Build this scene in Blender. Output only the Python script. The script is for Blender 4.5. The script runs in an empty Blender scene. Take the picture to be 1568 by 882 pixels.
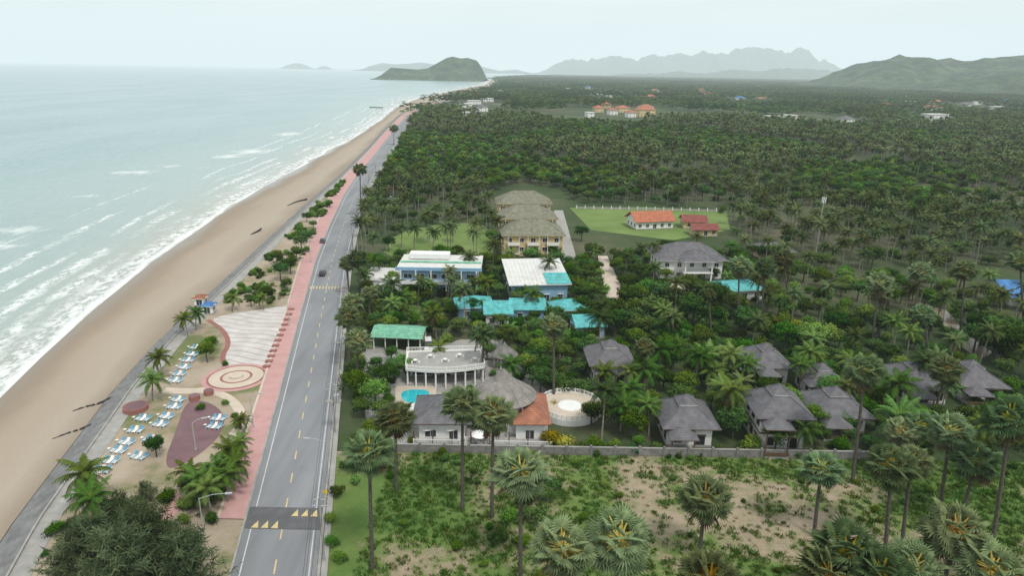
import bpy, math, random
import numpy as np
from math import sin, cos, pi, radians, sqrt
from mathutils import Vector, Matrix, noise
random.seed(7)
V=Vector
# ---------------------------------------------------------------- camera calibration (24 mm lens, 60 m up)
F=1045.; CX,CY=784.,441.; H=60.
PITCH=radians(17.7); ROLL=radians(1.07)
R=(Matrix.Rotation(pi/2-PITCH,3,'X')@Matrix.Rotation(ROLL,3,'Z')); RT=R.transposed()
def ray(px,py): return R@V(((px-CX)/F,-(py-CY)/F,-1))
def G(px,py,z=0.):
    d=ray(px,py); t=(z-H)/d.z; return (d.x*t,d.y*t)
def proj(x,y,z=0.):
    v=RT@V((x,y,z-H))
    if v.z>-1: return (-9999,-9999)
    return (CX-F*v.x/v.z, CY+F*v.y/v.z)
def Pd(px,py,yd):
    d=ray(px,py); t=yd/d.y; return V((d.x*t,yd,H+d.z*t))
class Cv:
    def __init__(s,pts,z=0.):
        a=sorted([G(p[0],p[1],z)[::-1] for p in pts]); s.y=[p[0] for p in a]; s.x=[p[1] for p in a]
    def __call__(s,y):
        Y,X=s.y,s.x
        if y<Y[0]: return X[0]+(X[1]-X[0])/(Y[1]-Y[0])*(y-Y[0])
        if y>Y[-1]: return X[-1]+(X[-1]-X[-2])/(Y[-1]-Y[-2])*(y-Y[-1])
        return float(np.interp(y,Y,X))
def pip(x,y,P):
    c=False; n=len(P); j=n-1
    for i in range(n):
        xi,yi=P[i]; xj,yj=P[j]
        if (yi>y)!=(yj>y) and x<(xj-xi)*(y-yi)/(yj-yi)+xi: c=not c
        j=i
    return c
sc=bpy.context.scene
# ---------------------------------------------------------------- materials
def newmat(name):
    m=bpy.data.materials.new(name); m.use_nodes=True; nt=m.node_tree
    for n in list(nt.nodes): nt.nodes.remove(n)
    return m,nt,nt.nodes,nt.links
def N(nt,t,**kw):
    n=nt.nodes.new(t)
    for k,v in kw.items(): setattr(n,k,v)
    return n
def c4(c): return (c[0],c[1],c[2],1)
def ramp(nt,stops,fac=None,interp='LINEAR'):
    r=N(nt,'ShaderNodeValToRGB'); e=r.color_ramp.elements; r.color_ramp.interpolation=interp
    while len(e)<len(stops): e.new(0.5)
    for i,(p,c) in enumerate(stops):
        e[i].position=p; e[i].color=c4(c)
    if fac is not None: nt.links.new(fac,r.inputs[0])
    return r
def mth(nt,op,a,b=None,clamp=False):
    n=N(nt,'ShaderNodeMath',operation=op,use_clamp=clamp)
    for i,v in enumerate((a,b)):
        if v is None: continue
        if isinstance(v,(int,float)): n.inputs[i].default_value=v
        else: nt.links.new(v,n.inputs[i])
    return n.outputs[0]
def mixc(nt,f,a,b,bt='MIX'):
    n=N(nt,'ShaderNodeMix',data_type='RGBA',blend_type=bt)
    for s,v in ((n.inputs[0],f),(n.inputs[6],a),(n.inputs[7],b)):
        if isinstance(v,(int,float)): s.default_value=v
        elif isinstance(v,tuple): s.default_value=c4(v)
        else: nt.links.new(v,s)
    return n.outputs[2]
def posn(nt,scale=(1,1,1),rot=0.):
    g=N(nt,'ShaderNodeNewGeometry'); mp=N(nt,'ShaderNodeMapping'); mp.inputs['Scale'].default_value=scale
    mp.inputs['Rotation'].default_value=(0,0,rot)
    nt.links.new(g.outputs['Position'],mp.inputs[0]); return mp.outputs[0]
def noi(nt,scale,detail=4,vec=None,rough=.55,out=0):
    n=N(nt,'ShaderNodeTexNoise'); n.inputs['Scale'].default_value=scale; n.inputs['Detail'].default_value=detail
    n.inputs['Roughness'].default_value=rough
    nt.links.new(vec if vec is not None else posn(nt),n.inputs['Vector']); return n.outputs[out]
def finish(nt,col,rough=.8,bump=None,bs=.3,bd=.1,spec=.3):
    b=N(nt,'ShaderNodeBsdfPrincipled'); o=N(nt,'ShaderNodeOutputMaterial')
    if isinstance(col,tuple): b.inputs['Base Color'].default_value=c4(col)
    else: nt.links.new(col,b.inputs['Base Color'])
    if isinstance(rough,(int,float)): b.inputs['Roughness'].default_value=rough
    else: nt.links.new(rough,b.inputs['Roughness'])
    b.inputs['Specular IOR Level'].default_value=spec
    if bump is not None:
        bn=N(nt,'ShaderNodeBump'); bn.inputs['Strength'].default_value=bs; bn.inputs['Distance'].default_value=bd
        nt.links.new(bump,bn.inputs['Height']); nt.links.new(bn.outputs[0],b.inputs['Normal'])
    nt.links.new(b.outputs[0],o.inputs[0]); return b
def simple(name,c,var=.25,scale=.8,rough=.8,dirt=.35,spec=.3):
    """weathered paint / plaster / concrete: two noise octaves over the base colour"""
    m,nt,nd,lk=newmat(name)
    a=noi(nt,scale,6); r=ramp(nt,[(.3,tuple(x*(1-var) for x in c)),(.7,tuple(min(1,x*(1+var*.5)) for x in c))],a)
    b=noi(nt,scale*.23,8,rough=.7); r2=ramp(nt,[(.5,(0,0,0)),(.75,(1,1,1))],b)
    col=mixc(nt,mth(nt,'MULTIPLY',r2.outputs[0],dirt),r.outputs[0],tuple(x*.45+.03 for x in c))
    finish(nt,col,rough,spec=spec); return m
def roofm(name,c,freq=9.,dirt=.5):
    m,nt,nd,lk=newmat(name)
    g=N(nt,'ShaderNodeNewGeometry'); sp=N(nt,'ShaderNodeSeparateXYZ'); lk.new(g.outputs['Position'],sp.inputs[0])
    s=mth(nt,'FRACT',mth(nt,'MULTIPLY',sp.outputs[2],freq/2.))
    a=noi(nt,.9,6); r=ramp(nt,[(.3,tuple(x*.65 for x in c)),(.7,tuple(x*1.2 for x in c))],a)
    b=noi(nt,.25,7,rough=.7); r2=ramp(nt,[(.45,(0,0,0)),(.72,(1,1,1))],b)
    col=mixc(nt,mth(nt,'MULTIPLY',r2.outputs[0],dirt),r.outputs[0],tuple(x*.5+.05 for x in c))
    col=mixc(nt,mth(nt,'MULTIPLY',s,.35),col,(.02,.02,.02))
    finish(nt,col,.75,bump=s,bs=.5,bd=.05); return m
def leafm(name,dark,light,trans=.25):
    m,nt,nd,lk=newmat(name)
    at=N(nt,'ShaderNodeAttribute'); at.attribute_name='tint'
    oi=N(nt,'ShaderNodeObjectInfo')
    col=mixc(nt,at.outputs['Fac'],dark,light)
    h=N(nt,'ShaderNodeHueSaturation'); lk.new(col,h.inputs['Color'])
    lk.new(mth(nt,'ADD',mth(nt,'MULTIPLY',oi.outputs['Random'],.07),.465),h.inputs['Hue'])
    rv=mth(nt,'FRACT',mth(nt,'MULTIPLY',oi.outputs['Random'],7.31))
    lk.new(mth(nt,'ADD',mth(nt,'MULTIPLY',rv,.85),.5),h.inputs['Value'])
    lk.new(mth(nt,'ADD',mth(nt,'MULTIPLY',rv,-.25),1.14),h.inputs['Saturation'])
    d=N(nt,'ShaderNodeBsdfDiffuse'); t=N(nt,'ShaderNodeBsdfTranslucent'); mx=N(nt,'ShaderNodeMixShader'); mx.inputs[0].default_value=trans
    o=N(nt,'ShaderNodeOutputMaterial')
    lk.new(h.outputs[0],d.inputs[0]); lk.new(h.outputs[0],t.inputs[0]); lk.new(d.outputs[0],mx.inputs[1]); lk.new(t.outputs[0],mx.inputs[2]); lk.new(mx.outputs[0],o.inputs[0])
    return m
MT={}
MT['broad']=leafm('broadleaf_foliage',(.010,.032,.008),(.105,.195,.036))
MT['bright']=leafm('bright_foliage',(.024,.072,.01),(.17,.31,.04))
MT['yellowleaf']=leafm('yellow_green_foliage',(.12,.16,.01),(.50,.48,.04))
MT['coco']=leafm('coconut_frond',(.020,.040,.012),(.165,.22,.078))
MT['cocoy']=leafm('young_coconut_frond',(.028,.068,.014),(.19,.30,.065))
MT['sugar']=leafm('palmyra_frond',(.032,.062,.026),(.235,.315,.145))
MT['casu']=leafm('casuarina_foliage',(.028,.05,.02),(.155,.21,.095))
MT['dead']=leafm('dry_frond',(.13,.095,.055),(.34,.26,.16))
MT['stalk']=leafm('palm_stalk',(.32,.26,.04),(.56,.46,.09))
MT['grassb']=leafm('grass_blades',(.045,.10,.016),(.16,.28,.05))
MT['trunk']=simple('palm_bark',(.24,.215,.185),.4,2.)
MT['dtrunk']=simple('dark_bark',(.10,.088,.075),.4,2.)
MT['glass']=simple('window_glass',(.03,.04,.05),.3,.5,rough=.12,dirt=0,spec=.6)
MT['white']=simple('white_paint',(.74,.74,.72),.06,.6,dirt=.22)
MT['cream']=simple('cream_plaster',(.58,.45,.22),.1,.5,dirt=.2)
MT['ltblue']=simple('light_blue_paint',(.25,.42,.58),.1,.5,dirt=.2)
MT['blue']=simple('blue_canvas',(.10,.30,.46),.15,3,dirt=.15)
MT['brown']=simple('brown_timber',(.12,.07,.045),.3,2)
MT['conc']=simple('concrete',(.34,.33,.31),.2,.7,dirt=.5)
MT['dconc']=simple('stained_concrete',(.20,.20,.20),.35,.5,dirt=.6)
MT['steel']=simple('galvanised_steel',(.40,.41,.42),.1,2,rough=.45,dirt=.1)
MT['black']=simple('black_rubber',(.03,.03,.03),.2,2)
MT['pink']=simple('pink_paving',(.50,.29,.275),.12,.4,dirt=.3)
MT['red']=simple('red_border_paving',(.30,.13,.11),.15,.8)
MT['mauve']=simple('mauve_paving',(.19,.11,.12),.18,.35,dirt=.3)
MT['creampave']=simple('cream_paving',(.55,.47,.38),.1,.6,dirt=.25)
MT['rgrey']=roofm('grey_roof_tiles',(.165,.16,.175))
MT['rlgrey']=roofm('light_grey_shingle',(.24,.225,.21))
MT['rcone']=roofm('weathered_shingle',(.31,.285,.26))
MT['rolive']=roofm('olive_roof_tiles',(.24,.24,.17))
MT['rred']=roofm('terracotta_tiles',(.42,.17,.10))
MT['rorange']=roofm('orange_tiles',(.50,.17,.09),dirt=.3)
MT['rdred']=roofm('dark_red_tiles',(.28,.08,.065))
MT['rcyan']=roofm('turquoise_sheet_roof',(.12,.50,.50),dirt=.3)
MT['rgreen']=roofm('green_sheet_roof',(.20,.50,.34),dirt=.3)
MT['rwhite']=simple('white_sheet_roof',(.62,.62,.59),.1,.5,dirt=.55)
MT['rblue']=roofm('blue_sheet_roof',(.08,.25,.55),dirt=.2)
MT['line']=simple('road_paint_white',(.56,.56,.55),.2,1.2,dirt=.5)
MT['yline']=simple('road_paint_yellow',(.60,.48,.24),.2,1.5,dirt=.5)
MT['dasph']=simple('dark_asphalt_patch',(.12,.12,.125),.2,.7)
MT['yellow']=simple('yellow_sign_paint',(.8,.55,.03),.05,2,dirt=.1)
MT['rust']=simple('rusty_orange',(.55,.2,.05),.2,2)
def m_asphalt():
    m,nt,nd,lk=newmat('asphalt')
    a=noi(nt,.25,8,posn(nt,(1.2,.12,1),radians(-12)),.65); b=noi(nt,6,3); c=noi(nt,.05,5)
    r=ramp(nt,[(.3,(.19,.20,.215)),(.7,(.28,.29,.305))],a)
    col=mixc(nt,mth(nt,'MULTIPLY',b,.25),r.outputs[0],(.13,.13,.135))
    col=mixc(nt,mth(nt,'MULTIPLY',ramp(nt,[(.5,(0,0,0)),(.62,(1,1,1))],c).outputs[0],.25),col,(.14,.14,.145)); finish(nt,col,.8); return m
MT['asph']=m_asphalt()
def m_sand():
    m,nt,nd,lk=newmat('beach_sand')
    at=N(nt,'ShaderNodeAttribute'); at.attribute_name='w'
    n1=noi(nt,.05,6,posn(nt,(1,.35,1),radians(-8)))
    f=mth(nt,'ADD',at.outputs['Fac'],mth(nt,'MULTIPLY',mth(nt,'SUBTRACT',n1,.5),.6))
    r=ramp(nt,[(.0,(.21,.165,.12)),(.22,(.28,.22,.16)),(.42,(.37,.305,.235)),(.75,(.40,.34,.27)),(1,(.29,.235,.18))],f)
    col=mixc(nt,mth(nt,'MULTIPLY',noi(nt,1.5,5),.3),r.outputs[0],(.22,.17,.12))
    rr=ramp(nt,[(.0,(.12,.12,.12)),(.30,(.85,.85,.85))],f)
    finish(nt,col,rr.outputs[0],noi(nt,.8,6),.3,.2); return m
MT['sand']=m_sand()
def m_prom():
    m,nt,nd,lk=newmat('sandy_grass')
    a=noi(nt,.06,7,rough=.65); r=ramp(nt,[(.40,(.42,.35,.27)),(.52,(.33,.27,.19)),(.60,(.14,.17,.06)),(.8,(.10,.15,.045))],a)
    b=noi(nt,1.2,6); col=mixc(nt,mth(nt,'MULTIPLY',b,.3),r.outputs[0],(.18,.14,.10)); finish(nt,col,.9,b,.4,.1); return m
MT['prom']=m_prom()
def m_ground():
    m,nt,nd,lk=newmat('ground_soil')
    a=noi(nt,.012,9,rough=.65); r=ramp(nt,[(.34,(.025,.05,.014)),(.48,(.05,.075,.025)),(.58,(.12,.115,.065)),(.72,(.26,.215,.15))],a)
    b=noi(nt,.5,7,rough=.7); col=mixc(nt,mth(nt,'MULTIPLY',b,.8),r.outputs[0],(.035,.062,.018)); finish(nt,col,.95,b,.5,.2); return m
MT['ground']=m_ground()
def m_lawn():
    m,nt,nd,lk=newmat('lawn_grass')
    a=noi(nt,.08,7); r=ramp(nt,[(.3,(.11,.18,.04)),(.7,(.19,.26,.08))],a); b=noi(nt,2,5)
    finish(nt,mixc(nt,mth(nt,'MULTIPLY',b,.3),r.outputs[0],(.08,.12,.03)),.95,b,.4,.05); return m
MT['lawn']=m_lawn()
def m_field():
    m,nt,nd,lk=newmat('field_grass_and_dirt')
    at=N(nt,'ShaderNodeAttribute'); at.attribute_name='grass'
    f=mth(nt,'ADD',at.outputs['Fac'],mth(nt,'MULTIPLY',mth(nt,'SUBTRACT',noi(nt,.45,10,rough=.78),.5),1.9))
    r=ramp(nt,[(.12,(.37,.29,.215)),(.30,(.30,.245,.165)),(.42,(.22,.215,.11)),(.54,(.13,.195,.045)),(.85,(.085,.165,.03))],f)
    col=mixc(nt,mth(nt,'MULTIPLY',noi(nt,4,5),.3),r.outputs[0],(.10,.11,.05)); finish(nt,col,.95,noi(nt,2,6),.6,.12); return m
MT['field']=m_field()
def m_plaza():
    m,nt,nd,lk=newmat('white_striped_paving')
    v=posn(nt,(1,1,1),radians(12)); sp=N(nt,'ShaderNodeSeparateXYZ'); lk.new(v,sp.inputs[0])
    wob=mth(nt,'MULTIPLY',mth(nt,'SINE',mth(nt,'MULTIPLY',sp.outputs[0],.45)),.5)
    fy=mth(nt,'FRACT',mth(nt,'MULTIPLY',mth(nt,'ADD',sp.outputs[1],wob),.4))
    ln=mth(nt,'LESS_THAN',fy,.12)
    a=noi(nt,.3,6); r=ramp(nt,[(.3,(.44,.41,.39)),(.7,(.60,.57,.54))],a)
    finish(nt,mixc(nt,mth(nt,'MULTIPLY',ln,.75),r.outputs[0],(.28,.22,.20)),.85); return m
MT['plaza']=m_plaza()
def m_sea():
    m,nt,nd,lk=newmat('sea_water')
    at=N(nt,'ShaderNodeAttribute'); at.attribute_name='off'
    v=posn(nt,(1,.3,1),radians(-8)); vf=posn(nt,(1,.55,1),radians(-8))
    n1=noi(nt,.045,6,v); n2=noi(nt,.35,8,v,.65); n3=noi(nt,.012,5,v); nf=noi(nt,.55,10,vf,.75)
    off=mth(nt,'ADD',at.outputs['Fac'],mth(nt,'MULTIPLY',mth(nt,'SUBTRACT',n1,.5),18.))
    r=ramp(nt,[(0,(.36,.32,.26)),(.03,(.35,.365,.31)),(.12,(.27,.36,.34)),(.4,(.18,.31,.315)),(1,(.14,.27,.29))],mth(nt,'DIVIDE',off,300.))
    col=mixc(nt,mth(nt,'MULTIPLY',ramp(nt,[(.38,(0,0,0)),(.66,(1,1,1))],n2).outputs[0],.35),r.outputs[0],(.42,.48,.46))
    col=mixc(nt,mth(nt,'MULTIPLY',ramp(nt,[(.42,(0,0,0)),(.58,(1,1,1))],n3).outputs[0],.4),col,(.32,.42,.41))
    def band(c,w):
        return mth(nt,'SUBTRACT',1.,mth(nt,'DIVIDE',mth(nt,'ABSOLUTE',mth(nt,'SUBTRACT',off,c)),w),clamp=True)
    thr=ramp(nt,[(.46,(0,0,0)),(.54,(1,1,1))],nf).outputs[0]
    f1=mth(nt,'MULTIPLY',band(.6,1.8),1.3); f2=mth(nt,'MULTIPLY',band(4.5,5.5),thr)
    def big(s,rot): return ramp(nt,[(.44,(0,0,0)),(.54,(1,1,1))],noi(nt,s,4,posn(nt,(1,.5,1),rot))).outputs[0]
    b1=big(.03,.3); b2=big(.022,.9)
    foam=mth(nt,'ADD',f1,mth(nt,'MULTIPLY',f2,1.2))
    for c,w,bb in ((12.,3.8,b1),(21.,3.,b1),(31.,2.2,b2),(44.,2.,b2),(60.,1.8,b1)):
        foam=mth(nt,'ADD',foam,mth(nt,'MULTIPLY',mth(nt,'MULTIPLY',mth(nt,'MULTIPLY',band(c,w),thr),bb),1.35),clamp=True)
    a2=N(nt,'ShaderNodeAttribute'); a2.attribute_name='brk'
    fb=mth(nt,'MULTIPLY',mth(nt,'SUBTRACT',mth(nt,'ADD',a2.outputs['Fac'],mth(nt,'MULTIPLY',noi(nt,.16,10,posn(nt,(2.2,.55,1),radians(-8)),.78),1.3)),.96,clamp=True),3.,clamp=True)
    foam=mth(nt,'MAXIMUM',foam,mth(nt,'MULTIPLY',fb,.85))
    col=mixc(nt,mth(nt,'MULTIPLY',foam,.92),col,(.74,.76,.75))
    w=noi(nt,.7,8,v,.65)
    finish(nt,col,mth(nt,'ADD',mth(nt,'MULTIPLY',foam,.5),.25),w,.7,.6,.5); return m
MT['sea']=m_sea()
def m_hill():
    m,nt,nd,lk=newmat('hill_forest')
    a=noi(nt,.012,10,rough=.7); r=ramp(nt,[(.35,(.015,.038,.015)),(.5,(.04,.072,.026)),(.62,(.09,.115,.05)),(.78,(.15,.145,.09))],a)
    finish(nt,r.outputs[0],.95,noi(nt,.03,8,rough=.7),1.,12.); return m
MT['hill']=m_hill()
MT['pool']=simple('pool_water',(.03,.45,.50),.1,.5,rough=.05,dirt=0,spec=.5)
MT['wallst']=simple('boundary_wall_stone',(.22,.21,.20),.35,1.5,dirt=.5)
# ---------------------------------------------------------------- mesh builder
class MB:
    def __init__(s): s.v=[];s.f=[];s.m=[];s.t=[];s.mats=[]
    def mi(s,k):
        if k not in s.mats: s.mats.append(k)
        return s.mats.index(k)
    def add(s,vs,fs,k,t=.5):
        o=len(s.v); s.v.extend([tuple(p) for p in vs]); i=s.mi(k)
        for f in fs: s.f.append(tuple(a+o for a in f)); s.m.append(i); s.t.append(t)
    def box(s,x0,x1,y0,y1,z0,z1,k,t=.5):
        s.add([(x0,y0,z0),(x1,y0,z0),(x1,y1,z0),(x0,y1,z0),(x0,y0,z1),(x1,y0,z1),(x1,y1,z1),(x0,y1,z1)],
              [(3,2,1,0),(4,5,6,7),(0,1,5,4),(1,2,6,5),(2,3,7,6),(3,0,4,7)],k,t)
    def obox(s,o,u,n,x0,x1,t0,t1,z0,z1,k):
        P=[]
        for z in (z0,z1):
            for a,b in ((x0,t0),(x1,t0),(x1,t1),(x0,t1)):
                P.append((o[0]+u[0]*a+n[0]*b,o[1]+u[1]*a+n[1]*b,z))
        s.add(P,[(3,2,1,0),(4,5,6,7),(0,1,5,4),(1,2,6,5),(2,3,7,6),(3,0,4,7)],k)
    def tube(s,pts,rad,k,n=7,t=.5,cap=True):
        vs=[];L=len(pts)
        for i,p in enumerate(pts):
            p=V(p); a=V(pts[max(i-1,0)]); b=V(pts[min(i+1,L-1)]); d=(b-a).normalized()
            q=V((1,0,0)) if abs(d.x)<.8 else V((0,1,0)); u=d.cross(q).normalized(); w=d.cross(u)
            r=rad[i] if isinstance(rad,(list,tuple)) else rad
            for j in range(n): an=2*pi*j/n; vs.append(p+u*(r*cos(an))+w*(r*sin(an)))
        fs=[(i*n+j,i*n+(j+1)%n,(i+1)*n+(j+1)%n,(i+1)*n+j) for i in range(L-1) for j in range(n)]
        if cap: fs.append(tuple(range(n))[::-1]); fs.append(tuple((L-1)*n+j for j in range(n)))
        s.add(vs,fs,k,t)
    def cone(s,cx,cy,r0,r1,z0,z1,k,n=20,t=.5):
        vs=[(cx+r0*cos(2*pi*j/n),cy+r0*sin(2*pi*j/n),z0) for j in range(n)]+[(cx+r1*cos(2*pi*j/n),cy+r1*sin(2*pi*j/n),z1) for j in range(n)]
        fs=[(j,(j+1)%n,n+(j+1)%n,n+j) for j in range(n)]+[tuple(range(n))[::-1],tuple(range(n,2*n))]
        s.add(vs,fs,k,t)
    def mesh(s,name,smooth=False):
        me=bpy.data.meshes.new(name); me.from_pydata(s.v,[],s.f)
        for k in s.mats: me.materials.append(MT[k])
        me.polygons.foreach_set('material_index',s.m)
        if smooth: me.polygons.foreach_set('use_smooth',[True]*len(s.f))
        a=me.attributes.new('tint','FLOAT','FACE'); a.data.foreach_set('value',s.t)
        me.update(); return me
    def obj(s,name,parent=None,loc=(0,0,0),rz=0,smooth=False):
        return link(name,s.mesh(name,smooth),parent,loc,rz)
def link(name,me,parent=None,loc=(0,0,0),rz=0,scl=None):
    o=bpy.data.objects.new(name,me); o.location=loc; o.rotation_euler=(0,0,rz)
    if scl: o.scale=scl
    if parent: o.parent=parent
    sc.collection.objects.link(o); return o
def empty(name,loc,rz=0): return link(name,None,None,loc,rz)
def chaikin(P,k=2):
    for _ in range(k):
        Q=[]
        for i in range(len(P)):
            a=P[i]; b=P[(i+1)%len(P)]
            Q+=[(a[0]*.75+b[0]*.25,a[1]*.75+b[1]*.25),(a[0]*.25+b[0]*.75,a[1]*.25+b[1]*.75)]
        P=Q
    return P
def sheet(name,px,z,k,sm=0,thick=0):
    P=[G(a,b) for a,b in px]
    if sm: P=chaikin(P,sm)
    return wsheet(name,P,z,k,thick)
def wsheet(name,P,z,k,thick=0):
    mb=MB(); n=len(P); ar=sum(P[i][0]*P[(i+1)%n][1]-P[(i+1)%n][0]*P[i][1] for i in range(n))
    if ar<0: P=P[::-1]
    if thick:
        mb.add([(x,y,z) for x,y in P]+[(x,y,z-thick) for x,y in P],[tuple(range(n))]+[(i+n,(i+1)%n+n,(i+1)%n,i) for i in range(n)],k)
    else: mb.add([(x,y,z) for x,y in P],[tuple(range(n))],k)
    return mb.obj(name)
# ---------------------------------------------------------------- coast curves
shore=Cv([(0,607),(60,548),(140,475),(230,402),(330,332),(400,287),(470,250),(540,212),(585,182),(604,165),(640,150),(700,137),(742,129.5),(748,125),(752,121),(800,115),(860,113)],-3)
wall=Cv([(15,882),(60,800),(110,728),(165,650),(205,592),(265,520),(320,465),(375,412),(430,358),(485,305),(530,265),(572,222),(600,190),(618,173),(652,156),(708,142),(748,134),(756,127),(762,121),(810,115.5),(870,113.5)])
road=Cv([(419,882),(446,735),(469,610),(489,500),(508,402),(524,350),(543,300),(560,270),(583,240),(600,215),(613,197),(628,178),(662,160),(716,146),(756,137),(775,128)])
YS=list(np.arange(-300,400,4))+list(np.geomspace(400,40000,130))
def ribbon(name,fs,zs,ys,k,attr=None,smooth=False):
    """fs: list of x(y) functions left to right; zs heights"""
    mb=MB(); n=len(fs); vs=[]; av=[]
    for y in ys:
        for j,f in enumerate(fs):
            vs.append((f(y),y,zs[j] if not callable(zs[j]) else zs[j](y)));
            if attr: av.append(attr[1][j])
    fc=[(i*n+j,i*n+j+1,(i+1)*n+j+1,(i+1)*n+j) for i in range(len(ys)-1) for j in range(n-1)]
    mb.add(vs,fc,k); me=mb.mesh(name,smooth)
    if attr:
        a=me.attributes.new(attr[0],'FLOAT','POINT'); a.data.foreach_set('value',av)
    return link(name,me)
# ground to the horizon
offs=[0,30,80,200,500,1200,3000,8000,20000,45000]
ribbon('ground',[(lambda y,o=o: wall(y)+o) for o in offs],[0]*len(offs),YS,'ground')
# beach
def wl(y,t): 
    a=min(wall(y)-5.2,wall(y)-.1); b=shore(y)
    if b>a-6: b=a-6
    return a+(b-a)*t
ts=[-.02,.0,.2,.4,.6,.8,1.,1.6]
ribbon('beach_sand',[(lambda y,t=t: wl(y,t)) for t in ts[::-1]],[-3.9,-3.02,-2.75,-2.5,-2.2,-1.9,-1.6,-1.55],[y for y in YS if y<15000],'sand',('w',[-.2,0,.2,.4,.6,.8,1,1]),True)
# sea
so=[-6,-2,0,2,4,6,8,10,12,15,18,22,27,33,40,48,57,67,80,95,110,130,160,200,260,350,500,800,1500,3000,7000,15000,40000]
mb=MB(); vs=[];av=[];bv=[]; n=len(so); ys=YS
brk=[G(205,264,-3)+(28,20),G(262,255,-3)+(24,14),G(140,300,-3)+(13,12),G(20,352,-3)+(20,14),G(-20,372,-3)+(14,10),G(385,232,-3)+(30,40),G(345,240,-3)+(20,20),G(10,378,-3)+(10,7),G(440,205,-3)+(28,50),G(60,330,-3)+(10,8)]
for y in ys:
    b=min(shore(y),wall(y)-8)
    for o in so[::-1]:
        x=b-o; vs.append((x,y,-3)); av.append(o)
        k=0
        for bx,by,rx,ry in brk:
            k=max(k,.75-.75*sqrt(((x-bx)/rx)**2+((y-by)/ry)**2))
        bv.append(k)
mb.add(vs,[(i*n+j,i*n+j+1,(i+1)*n+j+1,(i+1)*n+j) for i in range(len(ys)-1) for j in range(n-1)],'sea')
me=mb.mesh('sea'); a=me.attributes.new('off','FLOAT','POINT'); a.data.foreach_set('value',av); a=me.attributes.new('brk','FLOAT','POINT'); a.data.foreach_set('value',bv)
link('sea',me)
# stepped seawall
YW=[y for y in YS if y<1500]
prof=[(-5.4,-2.6)]
for i in range(6): prof+=[(-5.4+i*.85,-1.75+i*.35),(-5.4+(i+1)*.85,-1.75+i*.35)]
prof+=[(-.3,.35),(.0,.35),(.0,.08),(2.6,.08),(2.6,-.2)]
ribbon('stepped_seawall',[(lambda y,o=o: wall(y)+o) for o,z in prof[:-5]],[z for o,z in prof[:-5]],YW,'dconc')
ribbon('seawall_walkway',[(lambda y,o=o: wall(y)+o) for o,z in prof[-6:]],[z for o,z in prof[-6:]],YW,'conc')
# promenade ground, road, walks
YR=[y for y in YS if y<2500]
def pj(y): return min(wall(y)+2.6,road(y)-8)
ribbon('promenade_ground',[pj,lambda y:road(y)-8],[.02,.02],YR,'prom')
ribbon('road',[lambda y:road(y)-5.2,lambda y:road(y)+5.2],[.05,.05],YR,'asph')
def pw(y): return 3.4 if y<150 else 3.4+min((y-150)/60,3.)
ribbon('pink_sidewalk',[lambda y:road(y)-5.5-pw(y),lambda y:road(y)-5.5-pw(y),lambda y:road(y)-5.5],[.0,.17,.17],[y for y in YR if y>78],'pink')
ribbon('sidewalk_border',[lambda y:road(y)-5.95-pw(y),lambda y:road(y)-5.95-pw(y),lambda y:road(y)-5.5-pw(y)],[.0,.2,.2],[y for y in YR if y>78],'creampave')
ribbon('grass_verge',[lambda y:road(y)-8.6,lambda y:road(y)-5.5],[.06,.06],[y for y in YR if y<=80],'prom')
ribbon('road_kerb',[lambda y:road(y)-5.5,lambda y:road(y)-5.5,lambda y:road(y)-5.2,lambda y:road(y)-5.2],[0,.18,.18,0],YR,'conc')
ribbon('road_kerb',[lambda y:road(y)+5.2,lambda y:road(y)+5.2,lambda y:road(y)+6.6,lambda y:road(y)+6.6],[0,.15,.15,0],YR,'conc')
mb=MB()
def rstrip(mb,y0,y1,o0,o1,z,k,st=4.):
    nn=max(1,int((y1-y0)/st)); yy=[y0+(y1-y0)*i/nn for i in range(nn+1)]
    vs=[]
    for y in yy: vs+=[(road(y)+o0,y,z),(road(y)+o1,y,z)]
    mb.add(vs,[(2*i,2*i+1,2*i+3,2*i+2) for i in range(nn)],k)
for o in (-4.3,4.25): rstrip(mb,20,900,o,o+.16,.056,'line')
y=24
while y<700: rstrip(mb,y,y+2.6,-.1,.1,.056,'yline'); y+=6.5
mb.obj('road_markings')
# speed table with triangles
ya=G(440,812)[1]; yb=G(440,778)[1]
mb=MB(); rstrip(mb,ya,yb,-5.15,5.15,.062,'dasph',.7)
for i in range(3):
    for o,yy in ((-4.3+i*1.35,ya+.25),(.9+i*1.35,yb-1.95)):
        mb.add([(road(yy)+o,yy,.068),(road(yy)+o+1.,yy,.068),(road(yy)+o+.5,yy+1.6,.068)],[(0,1,2)],'yline')
mb.obj('speed_hump')
mb=MB(); yc=G(505,443)[1]
for i in range(11): rstrip(mb,yc,yc+2.6,-4.8+i*.88,-4.8+i*.88+.36,.062,'yline')
mb.obj('pedestrian_crossing')
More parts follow.
